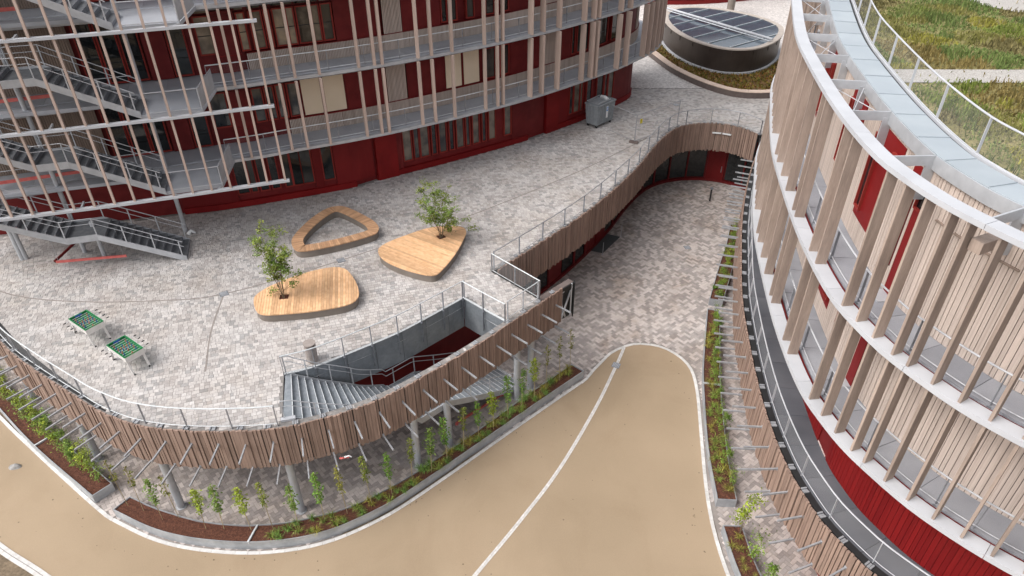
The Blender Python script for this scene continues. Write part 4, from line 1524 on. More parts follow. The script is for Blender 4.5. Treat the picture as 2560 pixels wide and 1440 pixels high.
# ------------------------------------------------------------------ round pavilion with the sloping glass roof
PV = root('glass_roof_pavilion', (18.9, 65, 0), 'round brown pavilion with a flat glass roof beyond the terrace', 'pavilion')
RIM_P = [(14.1, 66.6), (14.49, 63.1), (15.74, 60.1), (17.68, 58.25), (20.16, 58.4), (22.7, 60.9), (24.25, 64.7), (23.3, 68.1), (20.84, 70.7), (18.28, 71.8), (16.0, 71.4), (14.6, 69.5)]
RIM = curve(RIM_P, 0.4, closed=True)


def cl_off(C, d):
    T = np.roll(C, -1, 0) - np.roll(C, 1, 0)
    T /= np.linalg.norm(T, axis=1)[:, None]
    return C + d * np.c_[-T[:, 1], T[:, 0]]


m = MB()
m.ribbon(cl_off(RIM, 0.1), cl_off(RIM, 0.35), 0.3, 2.38, closed=True)
part('drum_wall', m, 'drum', PV)
m = MB()
m.ribbon(cl_off(RIM, -0.05), cl_off(RIM, 0.42), 2.40, 2.5, closed=True)
part('roof_rim', m, 'drum_rim', PV)
gl = cl_off(RIM, 0.38)
part('roof_glass', fill([tuple(p) for p in gl], [], 2.46), 'roof_glass', PV)
m = MB()
m.ribbon(cl_off(RIM, -0.12), cl_off(RIM, 0.1), 0.0, 0.58, closed=True)
part('drum_base_edge', m, 'white_metal', PV)
pts = [(14.9, 70.2, 2.75), (21.9, 60.0, 2.75)]
part('ridge_pipe', MB().tube(pts, 0.10, 8), 'white_metal', PV)
part('ridge_pipe', MB().tube([(14.95, 69.8, 2.6), (21.7, 59.95, 2.6)], 0.05, 6), 'galv', PV)
dv = np.array((7.0, -10.2))
for u in (0.15, 0.3, 0.45, 0.6, 0.75, 0.9):
    c = np.array((14.9, 70.2)) + dv * u
    for sgn in (-1, 1):
        e = c.copy()
        f_in = inside([tuple(p) for p in gl])
        dirn = np.array((-0.80, -0.60)) * sgn
        while f_in(e[0] + dirn[0] * .2, e[1] + dirn[1] * .2):
            e = e + dirn * 0.2
        part('glazing_bar', MB().bar((c[0], c[1], 2.5), (e[0], e[1], 2.5), 0.07, 0.05), 'nosing', PV)
for i in range(0, len(RIM), 5):
    p, q_ = cl_off(RIM, 0.06)[i], cl_off(RIM, 0.2)[i]
    part('rim_bracket', MB().bar((p[0], p[1], 2.1), (q_[0], q_[1], 2.1), 0.12, 0.3), 'drum', PV)
BEDP = [(12.45, 64.4), (13.55, 60.1), (14.85, 57.2), (16.2, 55.2), (17.6, 53.95), (19.0, 53.6), (20.6, 53.75), (23, 54.8)]
BED = Path(curve(BEDP, 0.5))
bed = root('planting_bed', (17, 56, 0), 'raised curved planting bed with pale stone rim around the pavilion', 'planter')
part('bed_wall', wall_box(BED, 0, BED.len, 0.0, 0.3, 0, 0.46), 'stone_dark', bed)
t = 0
while t < BED.len - 0.2:
    e = min(BED.len, t + 1.0)
    part('coping_stone', wall_box(BED, t + .01, e - .01, -0.03, 0.55, 0.46, 0.52), 'stone_pale', bed)
    t = e
bp = BED.sub(0, BED.len, 0.5, 0.5) + [(25, 60), (24.5, 63), (22.7, 60.8), (20.16, 58.3), (17.68, 58.1), (15.74, 59.95), (14.4, 63.0), (13.9, 66.8)]
part('bed_soil', fill(bp, [], 0.44), 'bed', bed)
bs = MB()
fb = inside(bp)
k = 0
while k < 2600:
    x, y = vr.uniform(12, 25), vr.uniform(53, 67)
    if not fb(x, y):
        continue
    h = vr.uniform(0.05, 0.22)
    a_ = vr.uniform(0, 6.28)
    w_ = vr.uniform(0.05, 0.12)
    br = vr.uniform(0.5, 1.3)
    col = vr.choice(((1.6 * br, 0.55 * br, 0.7 * br), (1.0 * br, 0.65 * br, 0.6 * br), (1.5 * br, 0.8 * br, 0.7 * br)))
    bs.add([(x - w_ * math.cos(a_), y - w_ * math.sin(a_), 0.44), (x + w_ * math.cos(a_), y + w_ * math.sin(a_), 0.44), (x + vr.uniform(-.1, .1), y + vr.uniform(-.1, .1), 0.44 + h)], ((0, 1, 2),), col)
    k += 1
part('bed_plants', bs, 'leaf', bed, 'stuff')

# far red building at the top edge
fb_ = root('far_building', (24, 90, 0), 'dark red far building behind the pavilion at the top edge', 'building')
FB = Path(curve([(8, 84), (14, 83.2), (20, 83.05), (26, 84.5), (34, 88), (44, 95)], 0.6))
part('wall', wall_box(FB, 0, FB.len, 0, 0.4, 0, 9), 'red_dark', fb_)
part('plinth', wall_box(FB, 0, FB.len, -0.1, 0, 0, 0.4), 'red_mid', fb_)
for k in range(11):
    t = 4 + k * 2.6
    window(FB, t, t + 1.9, 0.6, 2.9, 'pane_dark', fb_, -0.06, None, 0.09)
part('column', MB().tube([(23.6, 79.0, 0), (23.6, 79.0, 4)], 0.4, 14), 'skirt', fb_)


# ------------------------------------------------------------------ benches
def clip_half(poly, n, c):
    out = []
    for i in range(len(poly)):
        p, q_ = poly[i], poly[(i + 1) % len(poly)]
        dp, dq = p[0] * n[0] + p[1] * n[1] - c, q_[0] * n[0] + q_[1] * n[1] - c
        if dp <= 0:
            out.append(p)
        if dp * dq < 0:
            f = dp / (dp - dq)
            out.append((p[0] + (q_[0] - p[0]) * f, p[1] + (q_[1] - p[1]) * f))
    return out


def platform(pts, ang, label, hole, hang, pw=0.125):
    C = curve(pts, 0.12, closed=True)
    cx, cy = C.mean(0)
    rt = root('wooden_platform', (cx, cy, 0), label, 'bench', 'wooden platform benches')
    poly = [tuple(p) for p in C]
    sk = cl_off(C, 0.05 if True else 0)
    m = MB()
    m.prism([tuple(p) for p in sk], 0.0, 0.385)
    part('skirt', m, 'skirt', rt)
    n = (-math.sin(ang), math.cos(ang))
    proj = [p[0] * n[0] + p[1] * n[1] for p in poly]
    v = min(proj)
    hx, hy, hw = hole
    hn = (math.cos(hang), math.sin(hang))
    hm = (-hn[1], hn[0])
    hc, hd = hx * hn[0] + hy * hn[1], hx * hm[0] + hy * hm[1]
    while v < max(proj):
        q_ = clip_half(clip_half(poly, n, v + pw - 0.012), (-n[0], -n[1]), -v)
        if len(q_) > 2:
            pieces = [q_]
            if hw:
                a_ = clip_half(q_, hn, hc - hw)
                b_ = clip_half(q_, (-hn[0], -hn[1]), -(hc + hw))
                mid = clip_half(clip_half(q_, hn, hc + hw), (-hn[0], -hn[1]), -(hc - hw))
                c_ = clip_half(mid, hm, hd - hw) if len(mid) > 2 else []
                d_ = clip_half(mid, (-hm[0], -hm[1]), -(hd + hw)) if len(mid) > 2 else []
                if len(mid) > 2 and (len(c_) < 3 or abs(sum(p[0] for p in c_)) >= 0) and any(abs(p[0] * hm[0] + p[1] * hm[1] - hd) < hw for p in [(mid[0][0], mid[0][1])] + mid) or True:
                    inter = clip_half(clip_half(mid, hm, hd + hw), (-hm[0], -hm[1]), -(hd - hw)) if len(mid) > 2 else []
                    if len(inter) > 2:
                        pieces = [a_, b_, c_, d_]
            for pc in pieces:
                if len(pc) > 2:
                    m = MB()
                    m.prism(pc, 0.395, 0.452)
                    part('plank', m, 'benchwood', rt)
        v += pw
    if hw:
        m = MB()
        m.box((hx, hy, 0.388), (hw * 2.1, hw * 2.1, 0.01), hang)
        part('planting_hole', m, 'mulch', rt)
    return rt


B1 = [(-12.1, 26.3), (-11.5, 25.3), (-10.3, 25.3), (-8.82, 25.57), (-7.62, 26.0), (-7.25, 26.6), (-7.45, 27.5), (-7.9, 28.4), (-8.4, 29.0), (-9.1, 29.08), (-10.15, 28.65), (-11.27, 27.85), (-12.0, 27.0)]
B2 = [(-6.95, 30.7), (-6.65, 29.95), (-5.9, 29.25), (-4.76, 28.62), (-3.85, 28.4), (-3.42, 29.0), (-2.9, 30.4), (-2.55, 31.9), (-2.5, 32.7), (-2.95, 33.12), (-4.4, 33.0), (-5.8, 32.1), (-6.7, 31.3)]
platform(B1, R(101), 'pale wooden platform bench nearest the stairwell with a tree in its left end', (-10.75, 26.62, 0.21), R(8))
platform(B2, R(-33), 'pale wooden platform bench with a tree, beside the sunken court', (-3.78, 32.05, 0.23), R(35))
B3 = [(-11.7, 32.0), (-11.45, 31.0), (-10.85, 30.6), (-9.3, 31.15), (-7.6, 32.12), (-7.25, 32.65), (-7.4, 33.3), (-8.0, 34.05), (-9.3, 35.15), (-10.0, 35.4), (-10.65, 35.0), (-11.3, 33.7)]
C3 = curve(B3, 0.105, closed=True)
rt = root('ring_bench', (-9.6, 32.9, 0), 'triangular ring bench of brown slats with an open centre', 'bench')
m = MB()
m.ribbon(cl_off(C3, 0.05), cl_off(C3, 0.55), 0.0, 0.385, closed=True)
part('skirt', m, 'skirt', rt)
O3, I3 = C3, cl_off(C3, 0.60)
for i in range(len(C3)):
    j = (i + 1) % len(C3)
    o0, o1, i0, i1 = O3[i], O3[j], I3[i], I3[j]
    e_o, e_i = (o1 - o0) * 0.06, (i1 - i0) * 0.06
    m = MB()
    m.prism([tuple(o0 + e_o), tuple(o1 - e_o), tuple(i1 - e_i), tuple(i0 + e_i)], 0.395, 0.452)
    part('slat', m, 'benchwood2', rt)


# ------------------------------------------------------------------ foliage helpers
def leaf(mb, p, size, r_, col):
    a_ = r_.uniform(0, 6.283)
    tilt = r_.uniform(-0.9, 0.9)
    u = Vector((math.cos(a_), math.sin(a_), r_.uniform(-.5, .3)))
    v = Vector((-math.sin(a_) * math.cos(tilt), math.cos(a_) * math.cos(tilt), math.sin(tilt)))
    p = Vector(p)
    L, W = size, size * 0.55
    mb.add([p, p + u * L * .5 + v * W * .5 + Vector((0, 0, .01)), p + u * L, p + u * L * .5 - v * W * .5 + Vector((0, 0, .01))], ((0, 1, 2), (0, 2, 3)), col)


def young_tree(loc, h, seed, label, lean, low):
    r_ = random.Random(seed)
    rt = root('young_tree', loc, label, 'tree', 'young trees in the platforms')
    tr, cr = MB(), MB()
    clumps = []
    for k in range(6):
        a_ = k * 1.05 + r_.uniform(-.3, .3)
        sp = r_.uniform(0.25, 0.75) * lean[2]
        hh = h * r_.uniform(0.62, 1.0)
        pts = []
        for i in range(6):
            f = i / 5
            pts.append((0.05 * math.cos(a_) + math.cos(a_) * sp * f ** 1.3 + lean[0] * f * f * .5 + r_.uniform(-.03, .03), 0.05 * math.sin(a_) + math.sin(a_) * sp * f ** 1.3 + lean[1] * f * f * .5, hh * f))
        tr.tube(pts, 0.022, 5, 0.006)
        for i in range(2, 6):
            for _ in range(3):
                b_ = Vector(pts[i])
                e = b_ + Vector((r_.uniform(-.45, .45), r_.uniform(-.45, .45), r_.uniform(0.0, .42)))
                tr.tube([b_, (b_ + e) / 2 + Vector((0, 0, .03)), e], 0.007, 4, 0.003)
                clumps.append((e, r_.uniform(.10, .22)))
                if r_.random() < .5:
                    clumps.append(((b_ + e) / 2, .10))
    for sx_, sz_ in low:
        e = Vector((sx_, r_.uniform(-.3, .3), h * sz_))
        tr.tube([(0, 0, h * .1), e * .6 + Vector((0, 0, .1)), e], 0.010, 4, 0.004)
        clumps += [(e, .2), (e * .85 + Vector((0, 0, .08)), .14)]
    for c, s_ in clumps:
        b0 = r_.uniform(0.75, 1.35)
        yl = r_.uniform(0.9, 1.25)
        for _ in range(int(32 * (s_ / .16))):
            p = c + Vector((r_.gauss(0, s_ * .55), r_.gauss(0, s_ * .55), r_.gauss(0, s_ * .5)))
            b = b0 * r_.uniform(.7, 1.3)
            leaf(cr, p, r_.uniform(.08, .135), r_, (b * yl, b, b * .8))
    local('trunk', tr, 'stem', rt)
    local('crown', cr, 'leaf', rt)


young_tree((-10.78, 26.62, 0.39), 3.55, 4, 'slim multi-stemmed young tree in the platform nearest the stairwell', (-0.25, 0.1, 1.15), ((0.95, .38), (0.75, .30), (-0.5, .10)))
young_tree((-3.78, 32.05, 0.39), 2.95, 9, 'low spreading young tree in the platform beside the sunken court', (0.0, 0.1, 1.7), ((1.5, .36), (1.85, .26), (0.75, .26), (0.5, .16), (-1.1, .5)))


# ------------------------------------------------------------------ football tables
def football_table(loc, rz, label):
    rt = root('football_table', loc, label, 'football table', 'outdoor football tables')
    rt.rotation_euler = (0, 0, rz)
    L, W = 1.42, 0.82
    m = MB()
    for x, y, sx, sy in ((0, W / 2 - .02, L, .04), (0, -W / 2 + .02, L, .04)):
        m.box((x, y, 0.78), (sx, sy, 0.24))
    for x in (-L / 2 + .02, L / 2 - .02):
        m.box((x, 0, 0.76), (.04, W - .08, 0.28))
    bx = local('box', m, 'white_paint', rt)
    m = MB()
    for y in (W / 2 - .045, -W / 2 + .045):
        m.box((0, y, 0.835), (L - .09, .012, 0.135))
        m.box((0, y + (.03 if y > 0 else -.03), 0.906), (L, .05, 0.012))
    for x in (-L / 2 + .045, L / 2 - .045):
        m.box((x, 0, 0.835), (.012, W - .10, 0.135))
        m.box((x + (-.025 if x < 0 else .025), 0, 0.9075), (.05, W - .05, 0.012))
    local('inner_lining', m, 'green_paint', rt)
    local('playing_field', MB().box((0, 0, 0.765), (L - .10, W - .10, 0.01)), 'green_paint', rt)
    m = MB()
    m.box((0, 0, 0.772), (.012, W - .12, .004))
    m.tube([(0.13 * math.cos(t_ * .393), 0.13 * math.sin(t_ * .393), 0.773) for t_ in range(17)], 0.006, 4)
    local('field_lines', m, 'white_paint', rt)
    local('goal_strip', MB().box((L / 2 - 0.055, 0, 0.86), (.015, 0.30, .09)), 'red_guard', rt)
    local('goal_strip', MB().box((-L / 2 + 0.055, 0, 0.86), (.015, 0.30, .09)), 'blue_paint', rt)
    for i in range(8):
        x = -L / 2 + 0.16 + i * (L - .32) / 7
        sgn = 1 if i % 2 else -1
        rod = local('rod', MB().tube([(x, -W / 2 - (.30 if sgn < 0 else .10), 0.87), (x, W / 2 + (.30 if sgn > 0 else .10), 0.87)], 0.009, 6), 'nosing', rt)
        g_ = local('grip', MB().tube([(x, sgn * (W / 2 + .20), 0.87), (x, sgn * (W / 2 + .32), 0.87)], 0.022, 8), 'black', rod)
        n = (1, 2, 3, 5, 5, 3, 2, 1)[i]
        for k in range(n):
            y = (k - (n - 1) / 2) * (0.5 / max(1, n - 1) if n > 1 else 0)
            m = MB()
            m.box((x, y, 0.85), (.028, .035, .12))
            local('player_figure', m, 'red_guard' if i % 2 else 'blue_paint', rod)
    for sx in (-1, 1):
        for sy in (-1, 1):
            m = MB()
            for k in range(6):
                f0, f1 = k / 6, (k + 1) / 6
                m.bar((sx * (L / 2 - 0.05 + 0.17 * f0 ** 2), sy * .35, 0.70 - 0.66 * f0), (sx * (L / 2 - 0.05 + 0.17 * f1 ** 2), sy * .35, 0.69 - 0.66 * f1), 0.085, 0.05, (sx, 0, 0))
            local('leg', m, 'white_paint', rt)
        for sy in (-1, 1):
            local('foot', MB().tube([(sx * (L / 2 + .12), sy * .33, 0), (sx * (L / 2 + .12), sy * .33, .07)], 0.035, 8), 'black', rt)
    return rt


football_table((-18.77, 24.25, 0), R(-35.2), 'green football table farther from the slat screen')
football_table((-16.25, 22.45, 0), R(-35.9), 'green football table nearer the curved front railing')

# ------------------------------------------------------------------ planters
def planter(P, Q, label, ends=(True, True), z1=ZL + 0.5, n=80, divs=()):
    """P front curve (road side), Q back curve."""
    a_ = P.at(P.len / 2)
    rt = root('planter', (a_[0], a_[1], ZL), label, 'planter', 'steel planters along the road')

    def both(u):
        return np.array(P.at(u * P.len)[:2]), np.array(Q.at(u * Q.len)[:2])
    F = [both(i / n) for i in range(n + 1)]
    th = 0.035

    def lip(A, B, nm):
        m = MB()
        ins = [p + (q_ - p) / np.linalg.norm(q_ - p) * th for p, q_ in zip(A, B)]
        m.ribbon([tuple(p) for p in A], [tuple(p) for p in ins], ZL, z1)
        part(nm, m, 'planter_steel', rt)
    lip([f[0] for f in F], [f[1] for f in F], 'front_panel')
    lip([f[1] for f in F], [f[0] for f in F], 'back_panel')
    for u, on in ((0, ends[0]), (1, ends[1])):
        if on:
            p, q_ = both(u)
            part('end_panel', MB().bar((*p, (ZL + z1) / 2 + .001), (*q_, (ZL + z1) / 2 + .001), 0.035, z1 - ZL), 'planter_steel', rt)
    for u in divs:
        p, q_ = both(u)
        part('divider', MB().bar((*p, z1 - 0.05), (*q_, z1 - 0.05), 0.07, 0.12), 'nosing', rt)
    m = MB()
    vs, fs = [], []
    K = 7
    rr_ = random.Random(len(label))
    for f in F:
        for k in range(K):
            u = 0.04 + 0.92 * k / (K - 1)
            p = f[0] + (f[1] - f[0]) * u
            vs.append((p[0], p[1], z1 - 0.06 + rr_.uniform(-.02, .02)))
    for i in range(n):
        for k in range(K - 1):
            fs.append((i * K + k, (i + 1) * K + k, (i + 1) * K + k + 1, i * K + k + 1))
    m.add(vs, fs)
    part('soil', m, 'mulch', rt)
    return both


both_main = planter(PLF, PLB, 'long curved steel planter with grasses and thin saplings below the slat screen', divs=(0.262,))
LPF = Path(curve([(-28.5, 27.3), (-25.0, 24.38), (-21.96, 22.0), (-18.15, 19.36)], 0.4))
LPB = Path(curve([(-28.0, 28.1), (-24.5, 25.1), (-21.4, 22.75), (-17.6, 20.05)], 0.4))
both_left = planter(LPF, LPB, 'steel planter crowded with bushy climbing plants at the lower left', divs=(0.62,))
R1F = Path(curve([(15.3, 42.5), (14.4, 40.0), (13.3, 37.4), (11.82, 33.7)], 0.4))
R1B = Path(curve([(16.0, 42.2), (15.1, 39.7), (14.1, 37.1), (12.6, 33.5)], 0.4))
both_r1 = planter(R1F, R1B, 'far planter of yellow-green shrubs beside the sunken court')
R2F = Path(curve([(11.48, 32.72), (10.45, 28.98), (9.85, 26.5), (9.09, 22.1), (8.83, 19.2)], 0.4))
R2B = Path(curve([(12.15, 32.5), (11.3, 28.85), (10.72, 26.4), (9.95, 21.95), (9.67, 19.15)], 0.4))
both_r2 = planter(R2F, R2B, 'middle planter of leafy climbers beside the walkway screen', divs=(0.47,))
R3F = Path(curve([(8.75, 17.88), (8.8, 16.2), (9.05, 14.6), (9.8, 12.4), (11.2, 10.0), (13.2, 8.0)], 0.4))
R3B = Path(curve([(9.55, 17.85), (9.6, 16.3), (9.85, 14.9), (10.5, 12.8), (11.8, 10.6), (13.7, 8.7)], 0.4))
both_r3 = planter(R3F, R3B, 'near planter of leafy climbers at the lower right beside the walkway')


def sapling_mesh(seed, h, n, lo, hi, rad, tint):
    r_ = random.Random(seed)
    c, l = MB(), MB()
    c.tube([(0, 0, -0.1), (0.01, 0, h * .5), (0.0, 0.02, h)], 0.012, 5)
    c.tube([(0.02, 0, -0.1), (-.02, .02, h * .4), (.02, -.02, h * .8), (0, 0, h * hi)], 0.007, 4, 0.003)
    for _ in range(n):
        z = h * (lo + (hi - lo) * r_.random())
        k = rad * (0.35 + 0.65 * math.sin(math.pi * min(1, max(0.05, (z / h - lo) / (hi - lo)))))
        b = r_.uniform(.7, 1.35)
        leaf(l, (r_.gauss(0, k * .6), r_.gauss(0, k * .6), z), r_.uniform(.08, .14), r_, (tint[0] * b, tint[1] * b, tint[2] * b))
    return c.mesh('cane', 'cane'), l.mesh('foliage', 'leaf')


SAP = [sapling_mesh(1, 2.6, 230, .42, 1.0, .19, (1.0, 1.1, .9)), sapling_mesh(2, 2.55, 240, .42, .98, .20, (1.7, 1.5, .7)), sapling_mesh(3, 2.9, 90, .45, 1.0, .11, (1.3, .9, .7)),
       sapling_mesh(4, 2.75, 210, .42, 1.0, .17, (.9, 1.15, .8)), sapling_mesh(5, 2.85, 130, .5, 1.0, .13, (1.2, 1.0, .7)), sapling_mesh(6, 2.85, 55, .55, 1.0, .11, (1.1, .8, .7))]
SKIND = ['leafy dark green', 'bright yellow-green', 'thin sparse brownish', 'fresh green', 'half-bare olive', 'nearly bare']


def sapling(x, y, k, where, group, s_=1.0, name='climbing_sapling', lean=0.04):
    rt = root(name, (x, y, ZL + 0.44), SKIND[k] + ' sapling on a cane ' + where, 'sapling', group)
    rt.rotation_euler = (random.uniform(-lean, lean), random.uniform(-lean, lean), random.uniform(0, 6.28))
    rt.scale = (s_, s_, s_)
    for nm, me in zip(('cane', 'foliage'), SAP[k]):
        o = bpy.data.objects.new(nm, me)
        COL.objects.link(o)
        o.parent = rt


ORD = ['first', 'second', 'third', 'fourth', 'fifth', 'sixth', 'seventh', 'eighth', 'ninth', 'tenth', 'eleventh', 'twelfth', 'thirteenth', 'fourteenth', 'fifteenth', 'sixteenth', 'seventeenth', 'eighteenth',
       'nineteenth', 'twentieth', 'twenty-first', 'twenty-second', 'twenty-third', 'twenty-fourth', 'twenty-fifth', 'twenty-sixth', 'twenty-seventh', 'twenty-eighth', 'twenty-ninth', 'thirtieth']
SB_ = [(-16.4, 18.9, 5), (-15.6, 18.62, 5), (-14.64, 18.2, 0), (-14.0, 18.3, 5), (-12.66, 17.75, 1), (-11.9, 17.75, 0), (-10.77, 17.7, 1), (-9.9, 17.8, 4), (-8.85, 17.88, 0), (-7.83, 18.15, 3), (-6.95, 18.5, 2), (-6.0, 19.0, 4),
       (-5.2, 19.5, 3), (-4.39, 20.1, 4), (-3.6, 20.7, 0), (-2.93, 21.3, 3), (-2.23, 21.95, 4), (-1.55, 22.6, 3), (-0.87, 23.28, 1), (-0.2, 23.95, 3), (0.46, 24.65, 3), (1.12, 25.35, 1), (1.71, 25.9, 5), (2.44, 26.65, 5), (3.04, 27.25, 5)]
for i, (x, y, k) in enumerate(SB_):
    sapling(x, y, k, '%s from the left in the long planter' % ORD[i], 'saplings in the long planter', random.uniform(.9, 1.1))


def shrub_mesh(seed, h, n, rad, tint):
    r_ = random.Random(seed)
    c, l = MB(), MB()
    for k in range(4):
        a_ = k * 1.6
        c.tube([(0, 0, -.1), (math.cos(a_) * rad * .3, math.sin(a_) * rad * .3, h * .5), (math.cos(a_) * rad * .6, math.sin(a_) * rad * .6, h * .95)], 0.010, 4, 0.003)
    cl = [(r_.gauss(0, rad * .5), r_.gauss(0, rad * .5), h * r_.uniform(.25, 1.0), r_.uniform(.08, .2), r_.uniform(.6, 1.35)) for _ in range(14)]
    for _ in range(n):
        q_ = r_.choice(cl)
        b = q_[4] * r_.uniform(.75, 1.25)
        leaf(l, (q_[0] + r_.gauss(0, q_[3] * .6), q_[1] + r_.gauss(0, q_[3] * .6), q_[2] + r_.gauss(0, q_[3] * .7)), r_.uniform(.06, .11), r_, (tint[0] * b, tint[1] * b, tint[2] * b))
    return c.mesh('stems', 'stem'), l.mesh('foliage', 'leaf')


SHR = [shrub_mesh(11, 1.9, 420, .32, (.75, .95, .75)), shrub_mesh(12, 1.7, 380, .30, (1.0, 1.15, .7)), shrub_mesh(13, 2.1, 360, .28, (1.6, 1.45, .6)), shrub_mesh(14, 1.3, 260, .30, (1.2, 1.1, .6)), shrub_mesh(15, 1.5, 220, .26, (.95, 1.0, .75))]
HKIND = ['dense dark green', 'mid green', 'bright yellow-green', 'low olive', 'loose green']


def shrubs(both, us, where, group, off_v=(.45, .75), s_=(.8, 1.1), kinds=(0, 1, 2, 4)):
    for i, u in enumerate(us):
        p, q_ = both(u)
        v = random.uniform(*off_v)
        x, y = p + (q_ - p) * v
        k = random.choice(kinds)
        rt = root('climbing_shrub', (x, y, ZL + 0.42), '%s climbing shrub, %s %s' % (HKIND[k], ORD[i], where), 'shrub', group)
        f = random.uniform(*s_)
        rt.scale = (f, f, f)
        rt.rotation_euler = (random.uniform(-.06, .06), random.uniform(-.06, .06), random.uniform(0, 6.28))
        for nm, me in zip(('stems', 'foliage'), SHR[k]):
            o = bpy.data.objects.new(nm, me)
            COL.objects.link(o)
            o.parent = rt


shrubs(both_left, [0.28 + 0.036 * i for i in range(20)], 'along the bushy lower-left planter', 'shrubs in the bushy planter', (.55, .85), (.8, 1.15))
shrubs(both_r1, [0.06 + .1 * i for i in range(10)], 'along the far court planter', 'shrubs in the far planter', (.3, .7), (.6, .85), (1, 2, 3))
shrubs(both_r2, [0.04 + .075 * i for i in range(13)], 'along the middle walkway planter', 'shrubs in the middle planter', (.6, .85), (.6, .95), (0, 1, 4))
shrubs(both_r3, [0.03 + .12 * i for i in range(8)], 'along the near walkway planter', 'shrubs in the near planter', (.6, .95), (1.0, 1.35), (1, 4, 2))


def clump_mesh(seed, n, h, tint):
    r_ = random.Random(seed)
    m = MB()
    for _ in range(n):
        a_ = r_.uniform(0, 6.28)
        R0 = r_.uniform(.12, .42)
        hh = h * r_.uniform(.6, 1.1)
        w = r_.uniform(.006, .011)
        ca, sa = math.cos(a_), math.sin(a_)
        b = r_.uniform(.6, 1.4)
        col = (tint[0] * b, tint[1] * b, tint[2] * b)
        P_ = [(ca * R0 * .15, sa * R0 * .15, 0), (ca * R0 * .5, sa * R0 * .5, hh * .8), (ca * R0, sa * R0, hh * r_.uniform(.45, .9))]
        vs = []
        for i, p in enumerate(P_):
            ww = w * (1, .9, .15)[i]
            vs += [(p[0] - sa * ww, p[1] + ca * ww, p[2]), (p[0] + sa * ww, p[1] - ca * ww, p[2])]
        m.add(vs, ((0, 1, 3, 2), (2, 3, 5, 4)), col)
    return m.mesh('grass_clump', 'blade')


CLM = [clump_mesh(21, 60, .40, (.62, .95, .75)), clump_mesh(22, 48, .34, (.85, 1.0, .75)), clump_mesh(23, 46, .33, (1.15, .95, .7)), clump_mesh(24, 40, .28, (.85, .7, .6))]


def grass_clumps(both, u0, u1, n, label, group, kinds):
    for i in range(n):
        u = u0 + (u1 - u0) * (i + random.uniform(.1, .9)) / n
        p, q_ = both(u)
        x, y = p + (q_ - p) * random.uniform(.12, .9)
        o = bpy.data.objects.new('grass_clump', random.choice([CLM[k] for k in kinds]))
        COL.objects.link(o)
        o.location = (x, y, ZL + 0.43)
        f = random.uniform(.6, 1.0)
        o.scale = (f, f, f)
        o.rotation_euler = (0, 0, random.uniform(0, 6.28))
        tag(o, label, 'grass clump', group)


grass_clumps(both_main, 0.29, 0.99, 72, 'arching green grass clump in the long planter below the screen', 'grass clumps of the long planter', (0, 0, 1, 2))
grass_clumps(both_r2, 0.02, 0.98, 48, 'small rusty grass clump in the middle walkway planter', 'grass clumps of the middle planter', (1, 2, 3))
grass_clumps(both_r3, 0.02, 0.95, 26, 'small rusty grass clump in the near walkway planter', 'grass clumps of the near planter', (1, 2, 3))
grass_clumps(both_r1, 0.02, 0.98, 26, 'olive grass clump in the far court planter', 'grass clumps of the far planter', (0, 1))

# ------------------------------------------------------------------ small things
bn = root('litter_bin', (-8.55, 22.62, 0), 'round taupe litter bin behind the stairwell railing', 'bin')
part('body', MB().tube([(-8.55, 22.62, 0), (-8.55, 22.62, 0.82)], 0.245, 24), 'bin_stone', bn)
part('dark_slot', MB().tube([(-8.55, 22.62, 0.82), (-8.55, 22.62, 0.90)], 0.20, 20), 'black', bn)
part('lid', MB().tube([(-8.55, 22.62, 0.90), (-8.55, 22.62, 0.97)], 0.26, 24), 'bin_stone', bn)

# waste container: local frame, x along its long side
wc = root('waste_container', (6.35, 48.55, 0), 'grey ribbed wheeled waste container standing by the red wall', 'container')
wc.rotation_euler = (0, 0, R(46))
L, W, Hh = 2.0, 1.15, 1.75
m = MB()
m.add([(-L / 2 + .1, -W / 2 + .08, .22), (L / 2 - .1, -W / 2 + .08, .22), (L / 2 - .1, W / 2 - .08, .22), (-L / 2 + .1, W / 2 - .08, .22),
       (-L / 2, -W / 2, Hh - .1), (L / 2, -W / 2, Hh - .1), (L / 2, W / 2, Hh - .1), (-L / 2, W / 2, Hh - .1)], MB.BF)
local('body', m, 'container', wc)
for i in range(9):
    f = -L / 2 + .14 + i * (L - .28) / 8
    for sy in (-1, 1):
        local('rib', MB().bar((f * .93, sy * (W / 2 - .07), .25), (f, sy * (W / 2 + .015), Hh - .14), .06, .05, (0, 1, 0)), 'container', wc)
for i in range(4):
    f = -W / 2 + .16 + i * (W - .32) / 3
    for sx in (-1, 1):
        local('rib', MB().bar((sx * (L / 2 - .09), f * .9, .25), (sx * (L / 2 + .015), f, Hh - .14), .06, .05, (1, 0, 0)), 'container', wc)
m = MB()
for x, y, sx, sy in ((0, W / 2, L + .08, .09), (0, -W / 2, L + .08, .09), (L / 2, 0, .09, W - .1), (-L / 2, 0, .09, W - .1)):
    m.box((x, y, Hh - .06), (sx, sy, .09))
local('rim', m, 'container', wc)
local('lid', MB().box((-.3, 0, Hh - .02), (L * .62, W - .12, .05)), 'container', wc)
for i in range(6):
    local('lid_bar', MB().bar((-L / 2 + .18 + i * .2, -W / 2 + .1, Hh + .05), (-L / 2 + .18 + i * .2, W / 2 - .1, Hh + .05), .05, .05), 'galv', wc)
local('lid_frame', MB().bar((-.9, -.5, Hh + .09), (.5, -.5, Hh + .13), .06, .06), 'galv', wc)
local('lid_frame', MB().bar((-.9, .5, Hh + .09), (.5, .5, Hh + .13), .06, .06), 'galv', wc)
local('white_sack', MB().tube([(.35, -.35, Hh + .06), (.45, 0, Hh + .12), (.5, .35, Hh + .06)], .13, 8), 'paper', wc)
local('notice', MB().box((.05, -W / 2 - .03, 1.05), (.22, .012, .85)), 'paper', wc)
